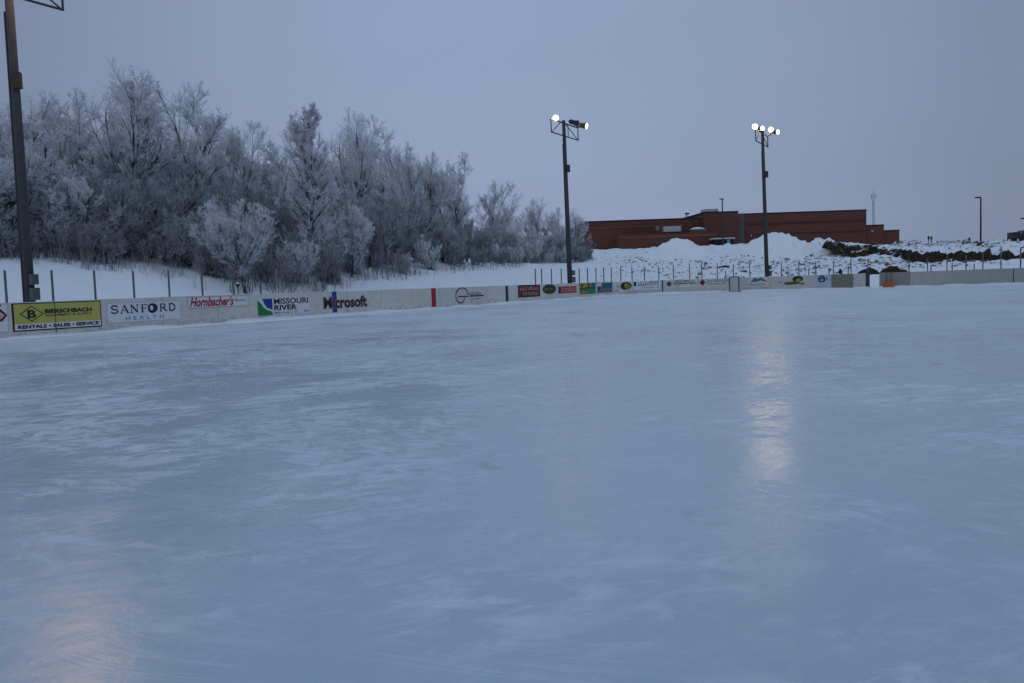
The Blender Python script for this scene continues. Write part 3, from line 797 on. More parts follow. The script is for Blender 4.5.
# ------------------------------------------------------------------ floodlight poles
TV = np.array([DIR[0], DIR[1], 0]); SV = np.array([INN[0], INN[1], 0])
def flood_pole(base, top, lamps, glow, label, half=2.0, fuse=8.9, r0=.17, r1=.115, fuse_side=1, shift=0.0):
    """base and top of the (slightly leaning) pole; lamps: (px, py, aim, radius)"""
    base = np.array(base, float); top = np.array(top, float); L = np.linalg.norm(top - base); up = (top - base) / L
    root = empty('floodlight_pole', base, label, 'light pole', 'floodlight poles round the rink')
    MB().tube([base - up * .4, base + up * L * .5, top], [r0, (r0 + r1) / 2, r1], 12).build('pole', WOOD, root, True)
    side = np.array([-.9, -.43, 0])
    MB().tube([base + up * .2 + side * (r0 + .02), base + up * L * .5 + side * ((r0 + r1) / 2 + .02), base + up * (L - 1.6) + side * (r1 + .03)], .03, 6).build('conduit', METAL, root)
    ct = base + up * (L - .12); cb = base + up * (L - 1.0)
    f = MB(); a = SV * -.14 + TV * shift
    f.tube([ct + a - TV * half, ct + a + TV * half], .05, 6); f.tube([cb + a - TV * half * .98, cb + a + TV * half * .98], .045, 6)
    for e in (-1, 1):
        f.tube([ct + a + TV * half * e * .97, cb + a + TV * half * e * .97], .04, 6)
        f.tube([cb + a + TV * half * e * .95, ct + a + TV * (.35 * e - shift * .6)], .03, 6)
    f.tube([cb + a + TV * .5, ct + a + TV * .5], .03, 6)
    f.build('crossarm', METAL, root)
    for k, (px, py, d, rr) in enumerate(lamps):
        d = np.array(d, float); d /= np.linalg.norm(d)
        q0, q1 = proj(ct - TV * 2), proj(ct + TV * 2)
        sx = -2 + 4 * (px - q0[0]) / (q1[0] - q0[0]); c = ct + TV * sx; c = at(px, py, c[1]) - d * .18
        lampo = MB().tube([c - d * .62, c - d * .50, c - d * .16, c + d * .14, c + d * .17], [.11, .17, rr * .74, rr, rr * 1.04], 18).build('lamp_housing', METAL, root, False)
        rr *= 1.08
        MB().tube([c + d * .1705, c + d * .185, c + d * .19], [rr * .95, rr * .93, rr * .9], 20).build('lens', LENS, lampo)
        MB().tube([c + d * .1905, c + d * .20, c + d * .215], [rr * .46, rr * .46, rr * .3], 16).build('bulb', glow, lampo)
        sb = max(-half, min(half, sx)); MB().tube([ct + a + TV * sb, c - d * .2], .04, 6).build('bracket', METAL, root)
    for q, sz in ((1.32 - base[2], (.24, .20, .40)), (1.80 - base[2], (.22, .18, .34))):
        MB().box(base + np.array([.24, -.13, 0]) + up * q, sz, math.atan2(DIR[1], DIR[0])).build('meter_box', GREENBOX, root)
    MB().box(base + np.array([.13 * fuse_side, -.12, 0]) + up * fuse, (.28, .26, .5), .3).build('junction_box', RUST if fuse < 8.8 else METAL, root)
    return root

def pole_at(px, Y, py=300):
    a = at(px, py, Y); return np.array([a[0], a[1], max(0, hz(a[0], a[1]))])
b2 = pole_at(570.3, 59.6, 281); b3 = pole_at(767.2, 68.6, 275); b1 = pole_at(30.2, 28.2, 300)
_e = at(30.2, 300, 28.2)[:2] + 0  # the lower corner of the near pole's crossarm shows at the upper edge
_q = np.array([at(9.2, 2, 28.2)[0] - SV[0] * .14 + TV[0] * 1.96, at(9.2, 2, 28.2)[1] - SV[1] * .14 + TV[1] * 1.96])
PZ = at(64, 10, _q[1])[2] + 1.0
toC = lambda b: np.array([-b[0], -b[1], -9.0]) / np.linalg.norm([b[0], b[1], 9.0])
t1 = b1 + (at(9.2, 2, 28.2) - b1) * ((PZ - b1[2]) / (at(9.2, 2, 28.2)[2] - b1[2]))
g1 = lambda s_, dz: proj(t1 + TV * s_ + np.array([0, 0, dz]))
# the near pole: its lamps are above the picture's upper edge and light the ice
flood_pole(b1, t1, [(*g1(-.4, .35), (.55, -.62, -.50), .26), (*g1(.4, .35), (.5, -.7, -.5), .26), (*g1(1.2, .35), (.52, -.66, -.52), .26), (*g1(1.95, .3), (.5, -.66, -.5), .26)], LAMPP,
           'tall dark wooden pole by the yellow sign, with meter boxes at its foot', fuse=at(20, 85, 28.2)[2], r0=.165, r1=.125)
flood_pole(b2, at(563.6, 120.5, 59.6), [(555.7, 118, (-.12, -.95, -.3), .22), (577.5, 123.5, (.75, .65, -.1), .22), (586.6, 126.2, (.86, -.42, -.26), .24)], LAMPD,
           'tall pole with two lit floodlights spread wide, standing before the end of the trees', fuse=9.0, half=2.2, shift=.45)
flood_pole(b3, at(762.4, 130.5, 68.6), [(755.0, 126.6, toC(b3), .23), (762.4, 128.5, toC(b3) + np.array([.55, .1, 0]), .21), (770.9, 129.6, toC(b3), .23), (777.8, 132.0, toC(b3) + np.array([.8, .1, 0]), .21)], LAMPW,
           'tall pole with four lit floodlights in a row, before the brick building', half=2.1, fuse=9.1, shift=.35)

# ------------------------------------------------------------------ brick building
B0 = at(740, 245, 170); Bz = 5.8
bd = empty('brick_building', (B0[0], B0[1], Bz), 'long low dark red brick building with stepped roof, behind the snow piles', 'building')
COPE = plain('dark_coping', (.05, .03, .034), .9, .2, 1, 0, .05); GLASS = plain('blue_grey_glazing', (.07, .075, .09), .5, .2, 2, 0, .5)
UNIT = plain('pale_roof_unit', (.45, .46, .47), .6, .12, 2); GREYP = plain('grey_cladding', (.10, .085, .09), .6, .2, 1); DARKO = plain('dark_opening', (.012, .012, .014), .4, .2, 2)
BANDD = plain('darker_brick_band', (.095, .034, .028), .85, .2, 1, 0, .1); BAND = plain('lighter_brick_band', (.165, .072, .054), .85, .2, 3)
def zpx(px, py, Y): return at(px, py, Y)[2]
def blockp(px0, px1, ztop, Y, dep, name='wall', coping=True, z0=None, mat=None):
    x0, x1 = at(px0, 245, Y)[0], at(px1, 245, Y)[0]; z0 = Bz if z0 is None else z0
    MB().prism([(x0, Y), (x1, Y), (x1, Y + dep), (x0, Y + dep)], z0, ztop).build(name, mat or BRICK, bd)
    if coping:
        m = MB(); c_ = .09
        m.box(((x0 + x1) / 2, Y + dep / 2, ztop + .14), (x1 - x0 + c_, dep + c_, .28 - .004)); m.build('coping', COPE, bd)
    return x0, x1
zA = zpx(644, 219.3, 172)
x0, x1 = blockp(580.5, 703, zA - .28, 172, 30)
xa, xb = blockp(619, 717, zpx(665, 233.2, 166), 166, 5.99, coping=False)
MB().box(((xa + xb) / 2, 165.95, zpx(665, 236.3, 166)), (xb - xa - .02, .12, .5)).build('brick_band', BAND, bd)
MB().box(((x0 + xa) / 2 + 3, 171.95, zpx(650, 226.5, 172)), (30, .08, .3)).build('brick_band', BAND, bd)
zB = zpx(721, 211.4, 170)
f0 = at(704.5, 245, 170); f1 = at(738.6, 245, 170); l0 = at(681.5, 245, 186)
foot = [(f0[0], 170), (f1[0], 170), (f1[0], 171.99), (f1[0], 205), (l0[0], 205), (l0[0], 186)]
MB().prism(foot, Bz, zB - .28).build('wall', BRICK, bd)
MB().prism([(f0[0] - .05, 169.94), (f1[0] + .06, 169.94), (f1[0] + .06, 205.1), (l0[0] - .08, 205.1), (l0[0] - .08, 185.95)], zB - .278, zB).build('coping', COPE, bd)
# slanting window band on the oblique wall
t = np.array([f0[0] - l0[0], 170 - 186.0]); Lw = np.linalg.norm(t); t /= Lw; nn = np.array([t[1], -t[0]]); 
def obl(s_, off): q = np.array([l0[0], 186.0]) + t * s_ + nn * off; return q
zw0, zw1 = zpx(698, 224, 175), zpx(698, 217.2, 175)
fq = [obl(Lw * .50, .06), obl(Lw * .93, .06), obl(Lw * .93, -.02), obl(Lw * .50, -.02)]
MB().prism([tuple(p) for p in fq], zw0, zw1).build('window', GLASS, bd)
blockp(738.6, 744.6, zpx(741.5, 213.4, 171.4), 171.4, .59, 'grey_strip', False, zpx(741, 246, 171.4), GREYP)
zC = zpx(803, 211.4, 172)
xc0, xc1 = blockp(738.7, 866.6, zC - .28, 172, 45)
MB().box(((xc0 + xc1) / 2 + .7, 171.96, zpx(803, 222.5, 172)), (xc1 - xc0 - 2.0, .07, .45)).build('brick_band', BANDD, bd)
MB().box(((xc0 + xc1) / 2 + .7, 171.96, zpx(803, 233, 172)), (xc1 - xc0 - 2.0, .07, .22)).build('brick_band', BANDD, bd)
blockp(866.9, 884.0, zpx(875, 224.6, 172.5) - .28, 172.5, 30); blockp(884.3, 899.4, zpx(892, 229.8, 173) - .28, 173, 25)
# roof units, canopy
def unit(px0, px1, y0, y1, Y, dep, mat, cap=False):
    xa_, xb_ = at(px0, y0, Y)[0], at(px1, y0, Y)[0]; z0, z1 = zpx((px0+px1)/2, y1, Y), zpx((px0+px1)/2, y0, Y)
    o = MB().box(((xa_ + xb_) / 2, Y + dep / 2, (z0 + z1) / 2), (xb_ - xa_, dep, z1 - z0)).build('roof_unit', mat, bd)
    if cap: MB().tube([[xa_ + .1, Y + dep / 2, z1], [xa_ + .8, Y + dep / 2, z1 + .08], [(xa_ + xb_) / 2, Y + dep / 2, z1 + .12], [xb_ - .8, Y + dep / 2, z1 + .08], [xb_ - .1, Y + dep / 2, z1]], [.1, .3, .38, .3, .1], 10).build('snow_cap', SNOW, o, True)
unit(656, 659.4, 226.2, 230.6, 168, 1.2, GALV); unit(664, 681, 226.2, 231.6, 168, 2, UNIT); unit(663.8, 681.2, 231.7, 233.6, 168.1, 1.7, DARKO)
unit(690.5, 707, 229.2, 232.4, 167.4, 2, GREYP, True); unit(704.8, 718.4, 208.8, 211.5, 174, 4, UNIT)
MB().tube([[at(687, 230, 168.5)[0], 168.5, zpx(687, 233, 168.5)], [at(687, 230, 168.5)[0], 168.5, zpx(687, 214, 168.5)]], .1, 6).build('roof_mast', METAL, bd)
MB().box((at(687, 213.4, 168.5)[0], 168.5, zpx(687, 213.6, 168.5)), (.8, .5, .3)).build('mast_lamp', METAL, bd)
Yc = 163.0; xa_, xb_ = at(713.6, 240, Yc)[0], at(734, 240, Yc)[0]
zt_, zb_ = zpx(724, 238.3, Yc), zpx(724, 246.5, Yc)
MB().box(((xa_ + xb_) / 2, Yc + 3.4, (zt_ + zb_) / 2 - .2), (xb_ - xa_ - .3, 6.7, zt_ - zb_)).build('entrance', DARKO, bd)
MB().box(((xa_ + xb_) / 2, Yc + 3.3, zt_ - .02), (xb_ - xa_ + .3, 7.1, .28)).build('canopy', UNIT, bd)
MB().box((at(728.6, 243, Yc)[0], Yc - .02, (zt_ + zb_) / 2 - .1), (.55, .1, zt_ - zb_ - .3)).build('door_light', plain('pale_door', (.22, .30, .34), .4), bd)
for px, py in ((669, 243), (751, 235.5), (872, 231)):
    a = at(px, py, 165.85 if px < 720 else 171.9); MB().box((a[0], a[1] - .1, a[2]), (.3, .2, .3)).build('wall_lamp', UNIT, bd)
# dark base course on the left wing
MB().box(((x0 + xa) / 2, 171.93, zpx(603, 250.6, 172)), (xa - x0 - .1, .12, .7)).build('base_course', DARKO, bd)

# ------------------------------------------------------------------ lamps, mast and small things far off
def street_lamp(px, ytop, Y, arm, label, thick=.10, ybase=None):
    a = at(px, ytop, Y); z0 = hz(a[0], a[1]) - .3
    r_ = empty('street_lamp', (a[0], a[1], z0), label, 'street lamp')
    MB().tube([[a[0], a[1], z0], [a[0], a[1], a[2]]], [thick, thick * .75], 8).build('pole', METAL, r_)
    MB().tube([[a[0], a[1], a[2] - .1], [a[0] + arm, a[1], a[2] - .02]], .05, 6).build('arm', METAL, r_)
    MB().box((a[0] + arm, a[1], a[2]), (.75, .35, .18)).build('lamp_head', METAL, r_)
street_lamp(980.8, 197.4, 128, -.45, 'slim tall street lamp on the snow rise right of the building', .14)
street_lamp(722.2, 199, 160, -.1, 'slim dark lamp post before the brick building, above the entrance canopy', .15)
street_lamp(1031, 218.2, 120, -1.0, 'street lamp head reaching in at the right edge of the picture', .11)
a = at(873.3, 190, 300); zb = hz(a[0], a[1]) - .5
rt = empty('radio_mast', (a[0], a[1], zb), 'faint thin lattice mast rising behind the stepped end of the building', 'mast')
MASTM = plain('mast_steel', (.33, .36, .42), .6, .1, 1)
m_ = MB(); W = .38; cor = [(W * math.cos(k * 2.094), W * math.sin(k * 2.094)) for k in range(3)]
for c in cor: m_.tube([[a[0] + c[0], a[1] + c[1], zb], [a[0] + c[0], a[1] + c[1], a[2] - 3]], .07, 5)
zz_ = zb; k = 0
while zz_ < a[2] - 4:
    for j in range(3):
        c, d = cor[j], cor[(j + 1) % 3]; m_.tube([[a[0] + c[0], a[1] + c[1], zz_], [a[0] + d[0], a[1] + d[1], zz_ + 1.1]], .045, 4)
    zz_ += 1.1
m_.build('lattice', MASTM, rt); MB().tube([[a[0], a[1], a[2] - 3.2], [a[0], a[1], a[2]]], .09, 6).build('antenna', MASTM, rt)
m_ = MB(); zc = at(873, 196.5, 300)[2]
for k in range(3): m_.box((a[0] + 0.7 * math.cos(k * 2.1), a[1] + 0.7 * math.sin(k * 2.1), zc), (.3, .2, 1.5), k * 2.1)
m_.tube([[a[0] - .7, a[1], zc], [a[0] + .7, a[1], zc]], .06, 5); m_.build('antenna_panel', MASTM, rt)

for px, yt, Y, lab in ((928.6, 236, 126, 'left one of two dark stakes close together on the snow rise'), (931.4, 236.4, 127, 'right one of two dark stakes close together on the snow rise'), (969.4, 237.4, 127, 'lone dark stake on the snow rise left of the slim street lamp')):
    a = at(px, yt, Y); z0 = hz(a[0], a[1]) - .3
    m_ = MB().tube([[a[0], a[1], z0], [a[0], a[1], a[2]]], .07, 6); m_.box((a[0], a[1], a[2] - .25), (.28, .1, .42))
    tag(m_.build('marker_stake', METAL), lab, 'stake', 'stakes on the snow rise')
a = at(1009.4, 233, 128); z0 = hz(a[0], a[1]) - .3
sg = empty('road_sign', (a[0], a[1], z0), 'dark narrow sign on two posts beside the parked truck', 'road sign')
for dx in (-.27, .27):
    MB().tube([[a[0] + dx, a[1], z0], [a[0] + dx, a[1], a[2]]], .07, 6).build('post', METAL, sg)
    MB().box((a[0] + dx, a[1] - .12, a[2] - .45), (.17, .06, .8)).build('sign_panel', plain('sign_back', (.07, .075, .085), .5), sg)
# parked truck cut by the right edge
a = at(1015, 244.5, 130); gz = max(hz(a[0] + 2, a[1]), a[2] - .5)
tr = empty('parked_truck', (a[0] + 2.8, a[1], gz), 'dark truck parked on the snow rise at the edge', 'truck')
TRK = plain('dark_truck_paint', (.018, .02, .025), .35, .2, 2, .2, .5)
X0 = a[0]
MB().prism([(X0, a[1]), (X0 + 5.5, a[1]), (X0 + 5.5, a[1] + 1.9), (X0, a[1] + 1.9)], gz + .45, gz + 1.02).build('body', TRK, tr)
cb_ = MB(); y0_, y1_ = a[1] + .08, a[1] + 1.82
prof = [(X0 + 1.0, gz + 1.021), (X0 + 4.0, gz + 1.021), (X0 + 3.3, gz + 1.72), (X0 + 1.5, gz + 1.72)]
vs = [(p[0], y0_, p[1]) for p in prof] + [(p[0], y1_, p[1]) for p in prof]
cb_.add(vs, [(0, 1, 2, 3), (7, 6, 5, 4), (0, 4, 5, 1), (1, 5, 6, 2), (2, 6, 7, 3), (3, 7, 4, 0)]); cb_.build('cab', TRK, tr)
MB().box((X0 + .45, a[1] + .95, gz + 1.25), (.85, 1.7, .45)).build('bed_load', TRK, tr)
for dx in (1.0, 4.4):
    for yy in (a[1] + .02, a[1] + 1.88):
        MB().tube([[X0 + dx, yy - .12, gz + .38], [X0 + dx, yy + .12, gz + .38]], .38, 16).build('wheel', BLK, tr)

# ------------------------------------------------------------------ snow piles, dirt
def heap(name, px0, px1, ytop, Y, dep, mat, label, cat, seed=1, rough=.2, peak=.5, flat=1.6, kind=None):
    p0, p1 = at(px0, 250, Y), at(px1, 250, Y); w_ = p1[0] - p0[0]; cx_ = (p0[0] + p1[0]) / 2
    xpk = p0[0] + w_ * peak; gz0 = hz(xpk, Y)
    H = at(px0 + (px1 - px0) * peak, ytop, Y)[2] - gz0
    H = max(H, .12)
    n1, n2 = 56, 30; v = []; f = []
    for j in range(n2 + 1):
        for i in range(n1 + 1):
            u_, v_ = i / n1, j / n2 * 2 - 1
            uu = (u_ / peak - 1) if u_ < peak else (u_ - peak) / (1 - peak)
            rr = math.hypot(uu, v_); e = max(0.0, 1 - rr ** flat) if rr < 1 else 0.0
            e = e ** .85
            x = p0[0] + w_ * u_; y = Y + dep * v_
            nz = float(fbm(x * .6, y * .6, seed, 4)) * rough * (e > 0.001) + float(fbm(x * 2.2, y * 2.2, seed + 9, 3)) * rough * .4 * (e > .001)
            z = hz(x, y) - .25 + (H + .25) * e + H * nz * min(1, e * 3)
            v.append((x, y, z))
    for j in range(n2):
        for i in range(n1): q = j * (n1 + 1) + i; f.append((q, q + 1, q + n1 + 2, q + n1 + 1))
    o = mesh_obj(name, v, f, mat, smooth=True)
    return tag(o, label, cat, kind=kind)
SNOWP = plain('piled_snow', (.80, .83, .87), .8, .06, 1.2, 0, .15)
heap('snow_pile', 642, 714, 239.4, 122, 8, SNOWP, 'broad pointed snow pile before the left part of the brick building', 'snow pile', 3, .16, .52, 1.35)
heap('snow_pile', 737, 813, 234.2, 118, 8, SNOWP, 'tallest snow pile, beside the pole with four lamps', 'snow pile', 13, .22, .55, 1.5)
heap('snow_pile', 800, 842, 240.2, 116, 5, SNOW, 'low rounded snow pile right of the tallest pile', 'snow pile', 23, .25, .5, 1.7)
heap('snow_pile', 598, 650, 250.6, 126, 6, SNOW, 'low flat snow ridge before the left end of the brick building', 'snow pile', 33, .3, .4, 2.0)
heap('snow_pile', 695, 745, 246.2, 124, 5, SNOW, 'low snow heap between the two pointed piles, under the entrance canopy', 'snow pile', 43, .35, .6, 1.8)
heap('dirt_mound', 851, 882, 268.0, 80.5, 1.3, BLACK, 'low black mound seen over the gap in the boards', 'mound', 53, .2, .55, 1.6)
heap('dirt_mound', 876, 908, 266.2, 81, 1.4, BLACK, 'higher black mound over the stained brown panel', 'mound', 63, .2, .5, 1.8)
heap('dirt_mound', 713, 732, 265.4, 98, 1.5, BLACK, 'small flat dark mound in the snow left of the four lamp pole', 'mound', 73, .25, .55, 1.6)
heap('dirt_lump', 837.8, 842.2, 268.8, 84, .35, BLACK, 'small black lump in the snow above the greenish brown panel', 'lump', 83, .2, .5, 2)
# long bank of bare dirt: an uneven strip of heaps following its crest
def bank(name, path, mat, seed, rough=.35):
    """path: list of (px, y_top, y_bottom, Y)"""
    P = np.array(path, float); n1 = 260; n2 = 16; v = []; f = []
    tt = np.linspace(0, 1, len(P)); 
    for i in range(n1 + 1):
        q = i / n1; px, yt, yb, Y = (np.interp(q, tt, P[:, k]) for k in range(4))
        lo = at(px, yb, Y); hi = at(px, yt, Y + 2.2)
        wob = float(fbm(q * 26, .5, seed, 4)); wob2 = float(fbm(q * 30, 5.5, seed + 3, 4))
        lo = lo + np.array([0, 0, .6 * wob + .35 * float(fbm(q * 120, .5, seed + 1, 3))]); hi = hi + np.array([0, 0, .6 * wob2 + .35 * float(fbm(q * 120, 9.5, seed + 2, 3))])
        for j in range(n2 + 1):
            w_ = j / n2
            if w_ < .12: x = lo + np.array([0, -.25, -.6]) * (1 - w_ / .12)
            elif w_ < .75: k = (w_ - .12) / .63; x = lo + (hi - lo) * np.array([k, k, k ** .8])
            else: k = (w_ - .75) / .25; x = hi + np.array([0, 2.2 * k, -1.0 * k * k])
            dz = rough * (float(fbm(x[0] * .8, x[1] * .8 + x[2], seed + 7, 4)) + .5 * float(fbm(x[0] * 2.5, x[1] * 2.5 + x[2] * 2, seed + 9, 3)))
            v.append((x[0] + dz * .3, x[1] - dz * .5, x[2] + dz * .6))
    for i in range(n1):
        for j in range(n2): q = i * (n2 + 1) + j; f.append((q, q + n2 + 1, q + n2 + 2, q + 1))
    o = mesh_obj(name, v, f, mat, smooth=False); return tag(o, kind='structure')
bank('dirt_bank', [(905, 254, 257.5, 99), (925, 253, 259, 98), (950, 252.6, 261, 97.5), (980, 253.0, 262, 97), (1005, 253.6, 263, 96.5), (1035, 254.5, 264, 96), (1120, 256, 265, 96)], DIRT, 5, .5)
bank('dirt_bank', [(826, 242.6, 245.5, 109), (848, 244, 249.5, 107), (870, 246.2, 254.2, 105), (892, 250.5, 257, 102), (912, 254, 257.6, 100)], DIRTS, 15, .6)
bank('dirt_bank', [(898, 241.5, 245.5, 122), (940, 242.6, 245, 120), (962, 240.8, 245, 119), (975, 243.6, 248, 117), (1000, 247.5, 249.5, 112)], mat_dirt('mostly_snowy_dirt', .60, .7), 25, .7)

# scattered frozen clods over the churned lot
def clods(n, name, seed):
    r = np.random.default_rng(seed); V = []; Fc = []
    octa = np.array([[1,0,0],[-1,0,0],[0,1,0],[0,-1,0],[0,0,1],[0,0,-1]], float)
    of = [(0,2,4),(2,1,4),(1,3,4),(3,0,4),(2,0,5),(1,2,5),(3,1,5),(0,3,5)]
    k = 0
    while k < n:
        Y = r.uniform(82, 140) if r.random() < .6 else r.uniform(92, 125); X = Y * r.uniform(.10, .60)
        if float(fbm(X * .07, Y * .07, 77, 3)) < r.uniform(-.5, .25): continue
        if r.random() > (X / Y - .10) / .12: continue
        z = hz(X, Y); s = r.uniform(.05, .19) * (1.7 if r.random() < .06 else 1)
        q = octa * (1 + r.uniform(-.35, .35, (6, 3))) * s * np.array([1.3, 1, .8]); b0 = len(V)
        V += [tuple(p + np.array([X, Y, z + .05 * s])) for p in q]; Fc += [tuple(i + b0 for i in t_) for t_ in of]; k += 1
    o = mesh_obj(name, V, Fc, mat_dirt('frozen_clod', .56, 1.0, (.10, .095, .10), (.20, .19, .19)), origin=(0, 0, 0)); tag(o, 'frozen dirt clods scattered over the churned snow', 'dirt clods', kind='stuff')
clods(3200, 'dirt_clods', 4)

# ------------------------------------------------------------------ trees
def norm(a): return a / (np.linalg.norm(a, axis=-1, keepdims=True) + 1e-9)
def grow(P0, D, L, r, K, wig, trop):
    N = len(L); pts = [P0]; d = D.copy(); p = P0.copy()
    for k in range(K):
        d = norm(d + r.normal(0, wig, (N, 3)) + np.array([0, 0, trop]))
        p = p + d * (L / K)[:, None]; pts.append(p)
    return np.stack(pts, 1)
def spawn(poly, L, R, r, n, t0, t1, a0, a1, ratio, taper, up=0.0):
    N, K1, _ = poly.shape; K = K1 - 1
    t = r.uniform(t0, t1, (N, n)); t = np.sort(t, 1)
    x = t * K; i = np.minimum(x.astype(int), K - 1); fr_ = (x - i)[..., None]
    rows = np.arange(N)[:, None]
    A = poly[rows, i]; B = poly[rows, i + 1]; pos = A + (B - A) * fr_; tan = norm(B - A)
    rv = norm(r.normal(0, 1, (N, n, 3))); rv[..., 2] += up; perp = norm(rv - (rv * tan).sum(-1, keepdims=True) * tan)
    an = np.radians(r.uniform(a0, a1, (N, n)))[..., None]
    D = norm(tan * np.cos(an) + perp * np.sin(an))
    l = L[:, None] * ratio * (1 - taper * t) * r.uniform(.65, 1.25, (N, n))
    rr = R[:, None] * (1 - .75 * t) * r.uniform(.45, .7, (N, n))
    return pos.reshape(-1, 3), D.reshape(-1, 3), l.ravel(), rr.ravel()
def tubes(poly, R0, R1, n):
    """swept tubes for many branches at once"""
    N, K1, _ = poly.shape
    T = norm(np.concatenate([poly[:, 1:2] - poly[:, :1], poly[:, 2:] - poly[:, :-2], poly[:, -1:] - poly[:, -2:-1]], 1))
    ref = np.where(np.abs(T[..., :1]) < .8, np.array([1.0, 0, 0]), np.array([0, 1.0, 0]))
    a = norm(np.cross(T, ref)); b = np.cross(T, a)
    tt = np.linspace(0, 1, K1)[None, :]; R = R0[:, None] * (1 - tt) + R1[:, None] * tt
    an = np.arange(n) * 2 * math.pi / n
    V = poly[:, :, None, :] + R[:, :, None, None] * (np.cos(an)[:, None] * a[:, :, None, :] + np.sin(an)[:, None] * b[:, :, None, :])
    V = V.reshape(-1, 3)
    base = (np.arange(N)[:, None, None] * K1 + np.arange(K1 - 1)[None, :, None]) * n; q = np.arange(n)[None, None, :]
    Fq = np.stack([base + q, base + (q + 1) % n, base + n + (q + 1) % n, base + n + q], -1).reshape(-1, 4)
    return V, Fq
def spikes(P, D, L, R):
    N = len(L); ref = np.where(np.abs(D[:, :1]) < .8, np.array([1.0, 0, 0]), np.array([0, 1.0, 0])); a = norm(np.cross(D, ref)); b = np.cross(D, a)
    vs = [P + R[:, None] * (math.cos(k * 2.0944) * a + math.sin(k * 2.0944) * b) for k in range(3)] + [P + D * L[:, None]]
    V = np.stack(vs, 1).reshape(-1, 3); o = np.arange(N)[:, None] * 4
    F_ = np.stack([np.stack([o[:, 0] + k, o[:, 0] + (k + 1) % 3, o[:, 0] + 3], -1) for k in range(3)], 1).reshape(-1, 3)
    return V, F_
def mesh_np(name, parts, mat, parent):
    vo = 0; V = []; loops = []; starts = []; tot = 0
    for v, f in parts:
        V.append(v); k = f.shape[1]; loops.append((f + vo).ravel()); starts.append(tot + np.arange(len(f)) * k); tot += f.size; vo += len(v)
    V = np.concatenate(V); loops = np.concatenate(loops); starts = np.concatenate(starts)
    me = bpy.data.meshes.new(name); me.vertices.add(len(V)); me.vertices.foreach_set('co', V.ravel())
    me.loops.add(len(loops)); me.loops.foreach_set('vertex_index', loops.astype(np.int32))
    me.polygons.add(len(starts)); me.polygons.foreach_set('loop_start', starts.astype(np.int32))
    me.update(calc_edges=True); me.validate()
    me.materials.append(mat)
    o = bpy.data.objects.new(name, me); COL.objects.link(o); o.parent = parent
    return o

